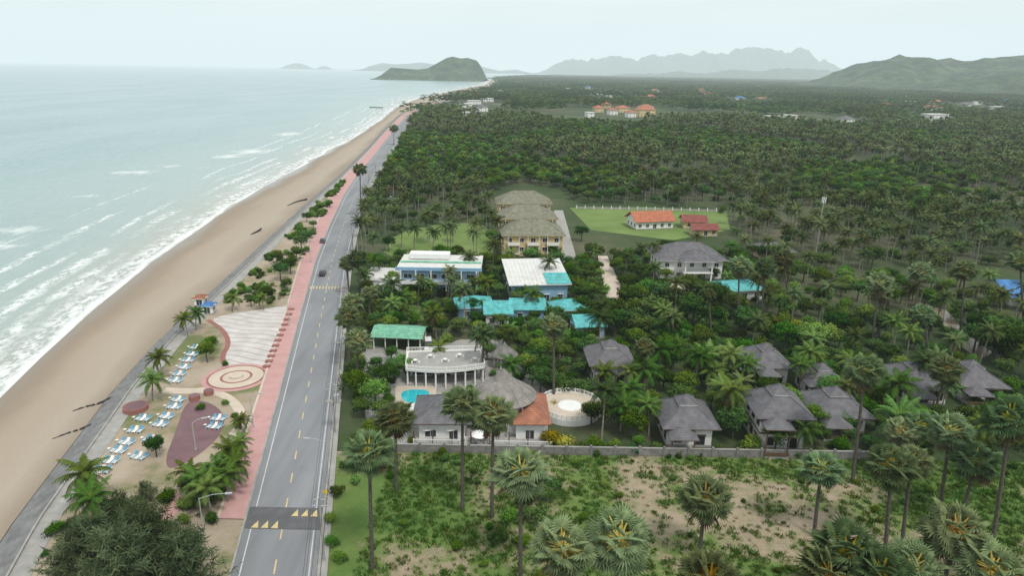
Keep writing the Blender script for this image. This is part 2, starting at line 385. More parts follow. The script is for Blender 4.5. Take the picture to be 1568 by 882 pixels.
# ---------------------------------------------------------------- promenade details
sheet('striped_plaza',[(322,490),(345,482),(400,474),(452,466),(447,492),(438,520),(428,548),(412,562),(375,562),(345,562),(338,548),(350,528),(340,508)],.045,'plaza',1)
def pathw(name,px,w,z,k,thick=0):
    P=[V(G(a,b)) for a,b in px]
    for _ in range(3):
        Q=[P[0]]
        for i in range(len(P)-1): Q+=[P[i]*.75+P[i+1]*.25,P[i]*.25+P[i+1]*.75]
        P=Q+[P[-1]]
    mb=MB(); vs=[]
    for i,p in enumerate(P):
        d=(P[min(i+1,len(P)-1)]-P[max(i-1,0)]).normalized(); nn=V((-d.y,d.x))
        a=p+nn*w/2; b=p-nn*w/2; vs+=[(a.x,a.y,z),(b.x,b.y,z),(a.x,a.y,z-thick),(b.x,b.y,z-thick)]
    n=len(P); fs=[(4*i+1,4*i,4*i+4,4*i+5)[::-1] for i in range(n-1)]
    if thick: fs+=[(4*i,4*i+2,4*i+6,4*i+4) for i in range(n-1)]+[(4*i+1,4*i+3,4*i+7,4*i+5) for i in range(n-1)]
    mb.add(vs,fs,k); return mb.obj(name)
pathw('red_border_path',[(318,490),(342,505),(352,527),(338,548),(350,568),(385,565)],1.1,.06,'red')
pathw('pink_footpath',[(398,668),(372,698),(330,728),(290,752),(250,790),(225,835)],2.6,.05,'pink')
pathw('cream_footpath',[(300,598),(340,602),(365,622),(372,650),(352,672)],1.8,.05,'creampave')
pathw('cream_footpath',[(415,585),(408,610),(398,640)],1.3,.05,'creampave')
pathw('cream_footpath',[(250,598),(290,600),(330,596)],2.4,.048,'creampave')
sheet('mauve_plaza',[(285,612),(322,616),(346,636),(338,668),(302,700),(260,722),(252,704),(268,665)],.056,'mauve',2)
cx,cy=G(362,578)
e=empty('circular_plaza',(cx,cy,0))
for nm,r,z,k in (('outer_ring',6.6,.075,'pink'),('red_ring',5.6,.14,'red'),('cream_ring',5.2,.146,'creampave'),('inner_ring',3.1,.152,'red'),('centre',2.6,.158,'creampave'),('planter',1.3,.5,'creampave')):
    mb=MB(); mb.cone(0,0,r,r,0.,z,k,48); mb.obj(nm,e)
for px,py,r in ((208,628,2.1),(298,612,1.),(320,604,.9)):
    x,y=G(px,py); mb=MB(); mb.cone(0,0,r,r,0,.9,'red',28); mb.cone(0,0,r*.88,r*.88,.9,.93,'mauve',28); mb.obj('round_planter',None,(x,y,.0))
mb=MB()
for i in range(12):
    x,y=G(446-i*3.4,475+i*8.); mb.box(x-.7,x+.7,y-.45,y+.45,.02,.5,'red')
mb.obj('brick_bench_row')
def lounger():
    mb=MB()
    for i in range(3):
        x=i*.95
        for a in (0,.62): 
            mb.box(x+a,x+a+.08,0,1.9,.32,.40,'white')
            for b in (.1,1.2): mb.box(x+a,x+a+.06,b,b+.06,0,.32,'white')
        kk='white' if i==1 else 'blue'
        mb.box(x+.08,x+.62,.02,1.2,.36,.41,kk)
        mb.add([(x+.06,1.2,.38),(x+.62,1.2,.38),(x+.62,1.85,.85),(x+.06,1.85,.85),(x+.06,1.25,.33),(x+.62,1.25,.33),(x+.62,1.9,.8),(x+.06,1.9,.8)],[(0,1,2,3),(7,6,5,4),(0,3,7,4),(1,5,6,2),(2,6,7,3)],kk)
        for j in range(3): mb.box(x+.08,x+.62,.2+j*.35,.36+j*.35,.411,.418,'white')
    mb.box(-.75,-.25,.5,1.,.55,.6,'white'); mb.box(-.53,-.47,.72,.78,0,.55,'white')
    return mb.mesh('lounger_row')
LM=lounger()
for px,py in ((296,536),(290,546),(284,556),(278,566),(270,577),(264,587),(268,616),(262,628),(250,642),(240,655),(226,678),(207,704),(214,646),(202,665),(188,682),(176,695),(163,712),(150,728),(330,646),(324,658)):
    x,y=G(px,py); link('beach_lounger',LM,None,(x-1.,y,.02),random.uniform(-.3,.05),(.92,.85,.9))
def groyne(px,r=.55):
    mb=MB(); P=[V(G(a,b,-1.6)+(0,)) for a,b in px]
    for _ in range(2):
        Q=[P[0]]
        for i in range(len(P)-1): Q+=[P[i]*.75+P[i+1]*.25,P[i]*.25+P[i+1]*.75]
        P=Q+[P[-1]]
    n=len(P); pts=[(p.x,p.y,-1.1-1.2*i/n) for i,p in enumerate(P)]
    mb.tube(pts,[r*(1-.3*abs(sin(i*1.7))) for i in range(n)],'black',8); mb.obj('sandbag_groyne',smooth=True)
groyne([(188,608),(172,610),(152,619),(130,622),(110,628)],.42); groyne([(165,643),(150,648),(125,658),(105,662),(78,671)],.42)
groyne([(470,306),(455,308),(440,314)],.5); groyne([(400,352),(384,358)],.4); groyne([(586,165),(566,163)],.8)
# ---------------------------------------------------------------- foreground field
wa=V(G(606,692)); wb=V(G(1345,704))
def yw(x): return wa.y+(wb.y-wa.y)/(wb.x-wa.x)*(x-wa.x)
def gval(x,y):
    b=noise.fractal(V((x*.035+3.1,y*.05+1.7,.3)),1.,2.,5)+.55*noise.noise(V((x*.13,y*.17,8.1)))
    px,py=proj(x,y)
    for cx_,cy_,rx,ry,w in ((1150,800,150,24,-.14),(650,715,45,12,-.3),(720,860,120,24,-.22),(930,705,250,16,.4),(1220,725,120,14,.35),(900,760,60,50,.2),(540,800,60,90,.3),(640,770,100,30,.1),(1400,820,150,60,.2),(1060,760,120,20,.12)):
        d=((px-cx_)/rx)**2+((py-cy_)/ry)**2
        if d<2.5: b+=w*math.exp(-d)
    return b*.6+.56
nx,ny=180,90; vs=[];av=[]
for j in range(ny+1):
    for i in range(nx+1):
        t=j/ny; y0=15; 
        u=i/nx; x=(road(60)+6.6)+u*200
        yt=yw(x)-.2; y=y0+(yt-y0)*t
        if i==0: x=road(y)+6.6
        vs.append((x,y,.03+.12*max(0,noise.noise(V((x*.25,y*.25,0)))) if 0<i<nx and j<ny else .02)); av.append(gval(x,y))
mb=MB(); mb.add(vs,[(j*(nx+1)+i,j*(nx+1)+i+1,(j+1)*(nx+1)+i+1,(j+1)*(nx+1)+i) for j in range(ny) for i in range(nx)],'field')
me=mb.mesh('grass_field',True); a=me.attributes.new('grass','FLOAT','POINT'); a.data.foreach_set('value',av); link('grass_field',me)
# boundary wall
e=empty('boundary_wall',(wa.x,wa.y,0),math.atan2(wb.y-wa.y,wb.x-wa.x)); L=(wb-wa).length
mb=MB(); mb.box(0,L,-.1,.1,0,1.4,'wallst'); mb.box(0,L,-.16,.16,1.4,1.5,'conc'); mb.obj('wall_panels',e)
mb=MB(); x=0
while x<=L: mb.box(x-.2,x+.2,-.22,.22,0,1.75,'wallst'); x+=4.
mb.obj('wall_posts',e)
e=empty('boundary_wall',(wa.x,wa.y,0),math.atan2(*( [V(G(540,575)).y-wa.y, V(G(540,575)).x-wa.x])))
mb=MB(); L2=(V(G(540,575))-wa).length; mb.box(.3,L2,-.1,.1,0,1.3,'white'); mb.obj('wall_panels',e)
# ---------------------------------------------------------------- buildings
EXC=[]   # circles (x,y,r) kept free of trees
def hiproof(mb,w,d,z,o,rise,k,x0=0,y0=0,kf='white',caps=True):
    a,b,c,e_=x0-o,x0+w+o,y0-o,y0+d+o; W=b-a; D=e_-c
    mb.box(a,b,c,e_,z-.18,z,kf); z+=.004; a-=.05;b+=.05;c-=.05;e_+=.05
    if W>=D: r1=(a+D/2,(c+e_)/2,z+rise); r2=(b-D/2,(c+e_)/2,z+rise)
    else: r1=((a+b)/2,c+W/2,z+rise); r2=((a+b)/2,e_-W/2,z+rise)
    q=[(a,c,z),(b,c,z),(b,e_,z),(a,e_,z),r1,r2]
    if W>=D: fs=[(0,1,5,4),(1,2,5),(2,3,4,5),(3,0,4)]; hp=[(0,4),(1,5),(2,5),(3,4),(4,5)]
    else: fs=[(0,1,4),(1,2,5,4),(2,3,5),(3,0,4,5)]; hp=[(0,4),(1,4),(2,5),(3,5),(4,5)]
    mb.add(q,fs,k)
    if caps:
        for i,j in hp: 
            if (V(q[i])-V(q[j])).length>.3: mb.tube([q[i],q[j]],.11,k,5)
def gable(mb,w,d,z,o,rise,k,kf='white'):
    a,b,c,e_=-o,w+o,-o,d+o; t=.14; m=(c+e_)/2
    for s in (0,1):
        y0,y1=(c,m) if s==0 else (e_,m)
        q=[(a,y0,z),(b,y0,z),(b,y1,z+rise),(a,y1,z+rise)]; q2=[(x,y,zz+t) for x,y,zz in q]
        mb.add(q+q2,[(0,1,2,3),(7,6,5,4),(0,4,5,1),(1,5,6,2),(3,7,4,0)],k)
    for x in (0,w): mb.add([(x,0,z-.05),(x,d,z-.05),(x,d/2,z+rise*.93)],[(0,1,2)],kf)
def windows(gl,fr,w,d,floors,fh,sides,ww=1.2,wh=1.3,sp=3.,kf='white',door=True,z0=0,sill=.9):
    S={'f':((0,0),(1,0),(0,-1),w),'b':((w,d),(-1,0),(0,1),w),'l':((0,d),(0,-1),(-1,0),d),'r':((w,0),(0,1),(1,0),d)}
    for s in sides:
        o,u,n_,L=S[s]; n=max(1,int(L/sp)); st=L/n
        for f in range(floors):
            for i in range(n):
                x=st*(i+.5); z=z0+f*fh+sill; h=wh; W=ww
                if f==0 and door and s=='f' and i==n//2: z=z0+.05; h=2.1; W=1.4
                gl.obox(o,u,n_,x-W/2,x+W/2,.0,.03,z,z+h,'glass')
                for a,b,c,dd in ((x-W/2-.08,x-W/2,z-.08,z+h+.08),(x+W/2,x+W/2+.08,z-.08,z+h+.08),(x-W/2,x+W/2,z+h,z+h+.08),(x-W/2,x+W/2,z-.08,z),(x-.03,x+.03,z,z+h)):
                    fr.obox(o,u,n_,a,b,.0,.07,c,dd,kf)
                fr.obox(o,u,n_,x-W/2-.15,x+W/2+.15,.0,.35,z+h+.12,z+h+.2,kf)
def frame_of(p1,p2):
    a=V(G(*p1)); b=V(G(*p2)); return a,(b-a).length,math.atan2(b.y-a.y,b.x-a.x)
def house(name,p1,p2,d,floors,fh,wk,rk,roof='hip',o=.8,rise=3.,kf='white',sides='fblr',sp=3.,cap=False,exf=3.,base=True,fk='white',balc=False,ww=1.2):
    a,w,rz=frame_of(p1,p2); e=empty(name,(a.x,a.y,0),rz); h=floors*fh
    mb=MB(); mb.box(0,w,0,d,-.1,h,wk); 
    if base: mb.box(-.08,w+.08,-.08,d+.08,-.1,.4,'conc')
    for f in range(1,floors): mb.box(-.06,w+.06,-.06,d+.06,f*fh-.12,f*fh+.1,fk)
    mb.obj('walls',e)
    gl,fr=MB(),MB(); windows(gl,fr,w,d,floors,fh,sides,kf=kf,sp=sp,ww=ww); gl.obj('windows',e); fr.obj('window_frames',e)
    mb=MB()
    if roof=='hip':
        hiproof(mb,w,d,h+.18,o,rise,rk,kf=fk)
        if cap:
            c=min(w,d); hiproof(mb,c*.34,c*.34,h+.18+rise*.80,.35,rise*.36,rk,x0=w/2-c*.17,y0=d/2-c*.17,kf=wk)
    elif roof=='gable': gable(mb,w,d,h,o,rise,rk,wk)
    elif roof=='flat':
        mb.box(-o,w+o,-o,d+o,h,h+.25,fk); mb.box(-o+.25,w+o-.25,-o+.25,d+o-.25,h+.25,h+.30,rk)
        for q in ((-o,w+o,-o,-o+.15),(-o,w+o,d+o-.15,d+o)): mb.box(q[0],q[1],q[2],q[3],h+.25,h+.55,fk)
        for q in (-o,w+o-.15): mb.box(q,q+.15,-o+.15,d+o-.15,h+.25,h+.55,fk)
    elif roof=='shed':
        q=[(-o,-o,h+.1),(w+o,-o,h+.1),(w+o,d+o,h+.1+rise),(-o,d+o,h+.1+rise)]
        mb.add(q+[(x,y,z+.2) for x,y,z in q],[(3,2,1,0),(4,5,6,7),(0,1,5,4),(1,2,6,5),(2,3,7,6),(3,0,4,7)],rk)
        nn_=int((w+2*o)/1.1)
        for i in range(nn_+1):
            x=-o+(w+2*o-.12)*i/nn_
            q=[(x,-o,h+.31),(x+.12,-o,h+.31),(x+.12,d+o,h+.31+rise),(x,d+o,h+.31+rise)]
            mb.add(q+[(x_,y_,z_+.07) for x_,y_,z_ in q],[(4,5,6,7),(0,1,5,4),(1,2,6,5),(3,0,4,7)],rk)
        mb.add([(0,0,h),(0,d,h),(0,d,h+rise),(w,0,h),(w,d,h),(w,d,h+rise)],[(0,1,2),(5,4,3),(1,4,5,2)],wk)
    mb.obj('roof',e)
    if balc:
        mb=MB(); n=max(1,int(w/6))
        for f in range(floors):
            for i in range(n):
                x=w/n*(i+.5); z=f*fh+.12; mb.box(x-2,x+2,-1.5,0,z-.15,z+.02,wk)
                mb.box(x-2,x+2,-1.5,-1.42,z+.02,z+.95,'white')
                for s in (-2,1.9): mb.box(x+s,x+s+.1,-1.42,0,z+.02,z+.95,'white')
                for s in (-1.9,1.8): mb.box(x+s,x+s+.15,-1.38,-1.23,z+.95,z+fh-.17,'white')
        mb.obj('balconies',e)
    c=V((cos(rz),sin(rz))); nn=V((-sin(rz),cos(rz))); k=max(1,int(w/5)); kd=max(1,int((d+exf)/5))
    for i in range(k+1):
        for j in range(kd+1):
            p=a+c*(w*i/k)+nn*(-exf+(d+exf)*j/kd); EXC.append((p.x,p.y,2.4))
    if a.y>955: EXC.append((a.x+w/2,a.y-40,72.)); 
    elif a.y>420: EXC.append((a.x+w/2,a.y-14,24.))
    return e
# condominium blocks
for p1,p2 in (((771,402),(860,402)),((767,373),(850,373)),((763,346),(842,346))):
    house('apartment_building',p1,p2,12,3,3.0,'cream','rolive',o=.9,rise=4.2,sp=3.2,balc=True,fk='cream',ww=1.5,exf=6)
# modern blue and white building
e=house('blue_white_hotel',(616,450),(730,452),12,2,3.7,'ltblue','rwhite','flat',o=1.2,sp=3.4,ww=2.2,exf=4)
w=frame_of((616,450),(730,452))[1]
mb=MB(); mb.box(-1.5,w+1.5,-1.6,-1.2,7.3,8.2,'ltblue'); mb.box(-1.,w+1.,5,6.2,7.75,8.0,'rgreen'); mb.box(w*.05,w*.6,8.3,12.,7.95,9.4,'white')
for i in range(6): mb.box(i*w/5-.15,i*w/5+.15,-1.9,-1.6,0,7.3,'white')
mb.box(0,w,-2.2,-.1,3.55,3.75,'white'); mb.box(0,w,-2.2,-2.1,3.75,4.7,'white'); mb.obj('facade_frame',e)
house('white_annex',(553,446),(612,449),11,1,3.4,'white','rwhite','flat',o=.3,exf=3)
# large sloped-roof hall
e=house('sloped_roof_hall',(784,464),(868,462),17,1,5.,'ltblue','rwhite','shed',o=1.,rise=2.2,sp=3.5,exf=5)
w=frame_of((784,464),(868,462))[1]; mb=MB(); 
q=[(w*.62,-.9,5.33),(w+.95,-.9,5.33),(w+.95,7,6.24),(w*.62,7,6.24)]; mb.add([(a_,b_,c_+.09) for a_,b_,c_ in q],[(0,1,2,3)],'rcyan'); mb.obj('turquoise_roof_sheet',e)
# white house with grey hip roof
e=house('white_villa',(1010,428),(1104,428),12,2,3.1,'white','rgrey',rise=4.,o=1.2,sp=3.2,exf=6)
mb=MB(); hiproof(mb,9,7,6.9,.8,2.6,'rgrey',x0=6,y0=-4); 
for x in (6.3,14.4): mb.box(x,x+.35,-3.8,-3.4,0,6.7,'white')
mb.box(6,15,-4,0,3.0,3.2,'white'); mb.obj('porch',e)
house('orange_roof_house',(974,352),(1030,350),10,1,3.2,'white','rorange','gable',rise=3.2,o=1.,exf=7)
house('orange_roof_house',(1046,350),(1080,351),7,1,2.8,'cream','rdred','gable',rise=2.2,exf=4)
house('red_roof_shed',(1062,362),(1098,362),6,1,2.6,'cream','rdred','gable',rise=1.8,exf=3)
house('small_grey_house',(1165,398),(1213,398),8,1,3.,'cream','rgrey',rise=2.2,exf=6)
house('turquoise_roof_house',(1112,462),(1166,459),8,1,3.,'white','rcyan','hip',rise=1.7,exf=4)
for p1,p2,d,rf in (((702,490),(753,488),7,'hip'),((784,492),(832,492),7,'gable'),((850,494),(896,492),6,'hip'),((884,520),(924,518),7,'gable'),((744,500),(782,500),4,'shed')):
    house('turquoise_roof_cottage',p1,p2,d,1,3.1,'ltblue' if d==7 else 'white','rcyan',rf,rise=1.8,o=.7,exf=2.5)
# grey roof cottages
for p1,p2,d,fl,fh,r in (((908,590),(964,590),8,1,4.4,3.2),((1020,684),(1088,685),8,1,3.7,3.4),((1160,688),(1228,690),8,2,3.05,3.4),((1250,662),(1322,664),8,1,3.2,3.2),
      ((1154,592),(1203,592),8,1,4.2,3.),((1240,612),(1290,612),7,1,3.,2.6),((1382,618),(1446,620),9,1,3.2,3.4),((1468,612),(1530,615),9,1,3.,3.)):
    e=house('grey_roof_cottage',p1,p2,d,fl,fh,'white','rgrey',rise=r,o=1.1,cap=True,sp=2.6,exf=3,fk='brown',kf='brown')
    w=frame_of(p1,p2)[1]; mb=MB(); hiproof(mb,w*.5,3.2,fl*fh-.5,.5,1.3,'rgrey',x0=w*.02,y0=-3.,kf='brown',caps=False)
    for x in (.1,w*.5): 
        mb.box(x,x+.18,-2.9,-2.7,0,fl*fh-.7,'brown')
    mb.box(0,w*.55,-3,0,.0,.35,'conc'); mb.box(0,w*.55,-3,-2.93,.5,1.1,'brown'); mb.obj('porch',e)
# far hamlet
FH=[(918,172,12,'rorange'),(930,166,10,'rorange'),(940,176,12,'rred'),(956,172,16,'rorange'),(968,180,12,'rred'),(991,179,24,'rorange'),(992,170,18,'rred'),(905,180,10,'rwhite'),
      (715,165,16,'rwhite'),(728,160,18,'rwhite'),(740,171,14,'rgrey'),(748,156,16,'rwhite'),(732,182,12,'rgrey'),(768,142,12,'rwhite'),(712,180,14,'rwhite'),
      (1436,186,30,'rwhite'),(1190,186,22,'rwhite'),(1212,184,16,'rwhite'),(1352,158,12,'rwhite'),(1358,165,10,'rorange'),(1432,170,22,'rred'),(1290,141,12,'rwhite'),(1218,138,12,'rwhite'),(1500,160,16,'rwhite'),(1080,136,14,'rwhite'),(1130,140,12,'rwhite'),(1385,150,12,'rwhite'),(870,138,12,'rwhite'),(1480,164,14,'rgrey'),(1530,168,14,'rwhite'),(1545,158,12,'rblue'),(1300,190,16,'rgrey')]
rh=random.Random(5)
for i in range(34):
    py=rh.choice([131,133,135,138,141,146,152]); px=rh.uniform(800,1600); py+=(px-1000)*.0186
    FH.append((px,py,max(5,rh.uniform(.15,.3)*(py-95)),rh.choice(['rwhite','rwhite','rwhite','rgrey','rorange','rred','rblue'])))
for i,(px,py,wp,k) in enumerate(FH):
    big=(px in (991,1436)); house('distant_house',(px-wp/2,py),(px+wp/2,py),12 if wp<15 else 16,2 if not big else 3,3.4,'cream' if k=='rorange' else 'white',k,'hip' if k!='rwhite' else 'flat',rise=4.,o=.8,sp=5,exf=24,sides='f')
for px,py,w in ((1548,456,30),(1560,470,26),(1596,480,40)): house('blue_roof_shed',(px-w/2,py),(px+w/2,py+1),7,1,2.8,'white','rblue','gable',rise=1.6,exf=5)
# green roof open shed
a,w,rz=frame_of((572,536),(644,539)); e=empty('green_roof_carport',(a.x,a.y,0),rz)
mb=MB(); gable(mb,w,7,3.2,.6,1.2,'rgreen'); mb.obj('roof',e); mb=MB()
for i in range(5):
    for y in (0,6.8): mb.box(i*(w-.2)/4,i*(w-.2)/4+.2,y,y+.2,0,3.2,'white')
mb.box(0,w,6.9,7.0,0,2.4,'cream'); mb.obj('posts',e); 
for i in range(4): EXC.append((a.x+i*3.5,a.y+3,4.5)); EXC.append((a.x+i*3.5,a.y-3,3.))
# ---- restaurant complex
def rail(mb,pts,z,h=1.,k='white',closed=False):
    for i in range(len(pts)-1):
        a=V(pts[i]);b=V(pts[i+1]); L=(b-a).length; d=(b-a)/L; n=(-d.y,d.x)
        mb.obox(a,d,n,0,L,-.06,.06,z+h-.10,z+h,k); mb.obox(a,d,n,0,L,-.05,.05,z+.02,z+.12,k); m=max(1,int(L/.3))
        for j in range(m): mb.obox(a,d,n,j*L/m,j*L/m+.09,-.04,.04,z+.12,z+h-.10,k)
        mb.obox(a,d,n,0,.2,-.09,.09,z,z+h+.08,k)
a,w,rz=frame_of((622,592),(742,588)); e=empty('white_terrace_building',(a.x,a.y,0),rz)
arc=[(0,0)]+[(w*t,-1.6*sin(pi*t)) for t in [i/8 for i in range(1,8)]]+[(w,0)]
mb=MB(); P=arc+[(w,9),(0,9)]; n=len(P)
mb.add([(x,y,3.4) for x,y in P]+[(x,y,3.7) for x,y in P],[tuple(range(n))[::-1],tuple(range(n,2*n))]+[(i,(i+1)%n,(i+1)%n+n,i+n) for i in range(n)],'white')
mb.obj('roof_terrace',e)
mb=MB(); mb.add([(x*.96+w*.02,y*.9+.5,3.706) for x,y in P],[tuple(range(n))],'conc'); mb.obj('terrace_paving',e)
mb=MB(); rail(mb,arc+[(w,9),(0,9),(0,0)],3.7,.9); mb.obj('balustrade',e)
mb=MB(); mb.box(.6,w-.6,4.2,8.6,0,3.38,'white')
for x,y in arc: mb.cone(x if 0<x<w else (x+.3 if x<=0 else x-.3),y+.4,.17,.17,0,3.4,'white',10)
mb.box(.3,w-.3,.2,4.2,0,.3,'conc'); mb.obj('walls',e)
mb=MB()
for i in range(5): mb.box(1.2+i*(w-2)/5,1.2+i*(w-2)/5+(w-2)/5-.5,4.15,4.2,.5,2.9,'glass')
mb.obj('windows',e)
mb=MB()
for i in range(5): 
    x=1.8+i*(w-3.6)/4; yy=3.+2.2*(i%2); mb.cone(x,yy,.45,.45,4.35,4.4,'white',12); mb.cone(x,yy,.05,.05,3.7,4.35,'steel',6)
    for q in (-.8,.6): mb.box(x+q,x+q+.3,yy-.15,yy+.15,3.7,4.1,'white')
mb.obj('terrace_tables',e)
def pavilion(name,px,py,r,h,rise,k,post='white',n=6,fl='conc',wall=None,tier=False):
    x,y=G(px,py); e=empty(name,(x,y,0)); mb=MB()
    mb.cone(0,0,r+.6,r+.55,h-.15,h,'brown',n*3); mb.cone(0,0,r+.62,.12,h+.003,h+rise,k,n*3)
    for i in range(n):
        an=2*pi*i/n; mb.tube([((r+.6)*cos(an),(r+.6)*sin(an),h+.05),(0,0,h+rise+.03)],.09,k,5)
    if tier: mb.cone(0,0,r*.32,.05,h+rise*.74,h+rise*1.22,k,n*3)
    mb.obj('roof',e); mb=MB()
    for i in range(n): mb.cone((r-.2)*cos(2*pi*i/n+.2),(r-.2)*sin(2*pi*i/n+.2),.13,.13,0.,h,post,8)
    mb.obj('columns',e); mb=MB(); mb.cone(0,0,r,r,0,.3,fl,n*3)
    if wall: mb.cone(0,0,r*.8,r*.8,.3,h-.2,wall,n*3)
    mb.obj('floor',e); EXC.append((x,y,r+2)); EXC.append((x,y-r-2,3)); return e
pavilion('hexagonal_gazebo',772,562,2.3,3.,2.3,'rlgrey',tier=True)
pavilion('conical_roof_restaurant',770,652,5.2,6.2,4.0,'rcone',n=12,wall='white',tier=True)
house('restaurant_wing',(642,676),(712,676),8,1,3.7,'white','rgrey',rise=2.7,o=1.2,sp=2.8,fk='brown',ww=1.8,exf=7)
house('terracotta_roof_wing',(790,676),(832,676),9,1,3.6,'white','rred',rise=2.,o=1.1,sp=2.4,fk='brown',exf=7,ww=1.6)
# round terrace
x0,y0=G(872,630); e=empty('round_terrace',(x0,y0,0)); mb=MB(); mb.cone(0,0,5.8,5.8,0,1.2,'white',40); mb.cone(0,0,5.5,5.5,1.2,1.206,'creampave',40); mb.cone(0,0,2.2,2.2,1.206,1.23,'white',30); mb.obj('deck',e)
mb=MB(); rail(mb,[(5.65*cos(t*.16),5.65*sin(t*.16)) for t in range(-22,19)],1.2,.8); mb.obj('balustrade',e); EXC.append((x0,y0,7.)); EXC.append((x0,y0-8,3))
# pool with deck
sheet('pool_deck',[(605,592),(668,592),(668,622),(640,630),(606,628)],.12,'creampave',0,.12)
sheet('swimming_pool',[(613,598),(658,597),(656,610),(642,619),(616,617)],.128,'pool',2)
for p in ((636,606),(660,650),(640,630)): x,y=G(*p); EXC.append((x,y,5)); 
# front terrace with white curved parapet and canopies
e=empty('front_terrace',G(632,688)+(0,)); Lf=V(G(845,690))-V(G(632,688)); W=Lf.length
mb=MB(); mb.box(0,W,.5,4.,0,.5,'conc'); rail(mb,[(0,.6),(W*.33,.6),(W*.37,1.6),(W*.45,1.9),(W*.53,1.6),(W*.57,.6),(W,.6)],.5); 
for i in range(8): mb.box(i*W/7.3,i*W/7.3+.2,.7,.9,.5,3.,'brown')
mb.obj('deck',e)
for px,py in ((690,672),(655,672),(735,684),(745,662),(640,640)):
    x,y=G(px,py); mb=MB(); mb.cone(0,0,1.5,.1,2.3,3.0,'white',12); mb.cone(0,0,.06,.06,0,2.3,'steel',8); mb.cone(0,0,.5,.5,.7,.75,'white',14); mb.obj('patio_umbrella',None,(x,y,.0))
# yards, lawns and lanes
sheet('resort_yard',[(552,560),(620,545),(790,555),(840,600),(838,688),(612,688),(560,640)],.03,'conc')
sheet('parking_lot',[(548,556),(560,528),(640,540),(705,520),(770,520),(765,548),(620,552)],.045,'conc')
sheet('lawn',[(578,400),(610,352),(700,340),(752,345),(758,398),(735,405)],.03,'lawn',1)
sheet('lawn',[(548,500),(555,470),(640,465),(690,480),(650,492)],.035,'lawn',1)
sheet('green_sports_field',[(872,318),(985,317),(1112,322),(1118,352),(1030,368),(905,352)],.03,'lawn')
sheet('lane',[(848,322),(862,322),(884,400),(864,402)],.05,'conc')
sheet('dirt_lane',[(915,392),(930,392),(955,448),(1002,440),(1004,432),(1115,430),(1112,442),(1000,450),(930,462)],.045,'creampave')
sheet('dirt_lane',[(1425,468),(1450,475),(1480,512),(1520,540),(1500,552),(1460,522)],.045,'sand')
a,w,rz=frame_of((882,319),(1112,324)); e=empty('white_fence',(a.x,a.y,0),rz); mb=MB()
mb.box(0,w,-.05,.05,0,.9,'conc'); x=0
while x<w: mb.box(x,x+.35,-.18,.18,0,1.5,'white'); x+=4
mb.obj('panels',e)
# ---------------------------------------------------------------- vehicles
def car(name,px,py,rz,col,van=False):
    k='carp_'+name+str(px); MT[k]=simple(k,col,.03,1,rough=.25,dirt=.05,spec=.5)
    x,y=G(px,py); e=empty(name,(x,y,.06),rz); Lc,Wc=4.3,1.78; hb=.82 if not van else .95; ht=1.45 if not van else 1.95
    pr=[(-2.15,.35),(-2.15,.65),(-2.05,hb),(-1.75 if not van else -2.05,hb+.05),(1.0 if not van else 1.6,hb),(2.0,.68),(2.15,.55),(2.15,.3)]
    mb=MB(); n=len(pr)
    vs=[(sx*Wc/2*(1. if z<.7 else .96),-yy,z) for sx in (-1,1) for yy,z in pr]
    mb.add(vs,[tuple(range(n)),tuple(range(2*n-1,n-1,-1))]+[(i,i+n,(i+1)%n+n,(i+1)%n) for i in range(n)],k); mb.obj('body',e)
    cab=[(-1.7,hb),(-1.3,ht),(.35,ht),(1.05,hb)] if not van else [(-2.05,hb),(-1.9,ht),(.9,ht),(1.6,hb)]
    mb=MB(); vs=[(sx*(Wc/2*.95 if z==hb else Wc/2*.80),-yy,z) for sx in (-1,1) for yy,z in cab]
    mb.add(vs,[(0,1,2,3),(7,6,5,4)]+[(i,i+4,(i+1)%4+4,(i+1)%4) for i in range(4)],'glass'); mb.obj('windows',e)
    mb=MB(); mb.box(-Wc*.40,Wc*.40,-cab[2][0],-cab[1][0],ht,ht+.04,k)
    mb.obj('roof_panel',e); mb=MB()
    for sx in (-1,1):
        for yy in (-1.35,1.35): mb.tube([(sx*Wc*.37,yy,.33),(sx*Wc*.51,yy,.33)],.33,'black',14)
    mb.obj('wheels',e); mb=MB()
    for sx in (-.62,.42): mb.box(sx,sx+.22,2.12,2.17,.5,.66,'rust'); mb.box(sx,sx+.22,-2.17,-2.1,.5,.62,'white')
    mb.obj('lights',e)
car('passenger_car',494,421,pi+radians(8),(.02,.02,.025)); car('passenger_car',494,371,pi+radians(10),(.05,.06,.09)); car('white_van',656,533,pi*.05,(.75,.75,.75),True)
car('parked_car',598,306,radians(-10),(.5,.5,.52)); car('pickup_truck',603,290,radians(-10),(.4,.05,.04),True); car('parked_car',676,552,1.2,(.3,.3,.32))
# ---------------------------------------------------------------- street furniture
def lamp(px,py,h,az,arm=3.):
    x,y=G(px,py); e=empty('street_lamp',(x,y,.03),az); mb=MB(); mb.tube([(0,0,0),(0,0,h)],[.11,.06],'steel',8); mb.tube([(0,0,h-.1),(arm*.5,0,h+.45),(arm,0,h+.55)],.05,'steel',6); mb.box(-.22,.22,-.22,.22,0,.25,'conc'); mb.obj('pole',e)
    mb=MB(); mb.box(arm-.1,arm+.75,-.16,.16,h+.47,h+.6,'steel'); mb.box(arm,arm+.6,-.12,.12,h+.44,h+.47,'white'); mb.obj('lamp_head',e)
lamp(317,852,8.6,0.1,3.3); lamp(503,745,7.5,pi,2.4); lamp(388,655,6,.1,1.5); lamp(443,500,7,.1,2); lamp(300,690,5,.4,1.5); lamp(537,500,7,pi,2); lamp(548,390,8,pi,2.2); lamp(476,402,8,0,2)
e=empty('utility_line',(0,0,0)); mb=MB(); wr=MB(); prev=None
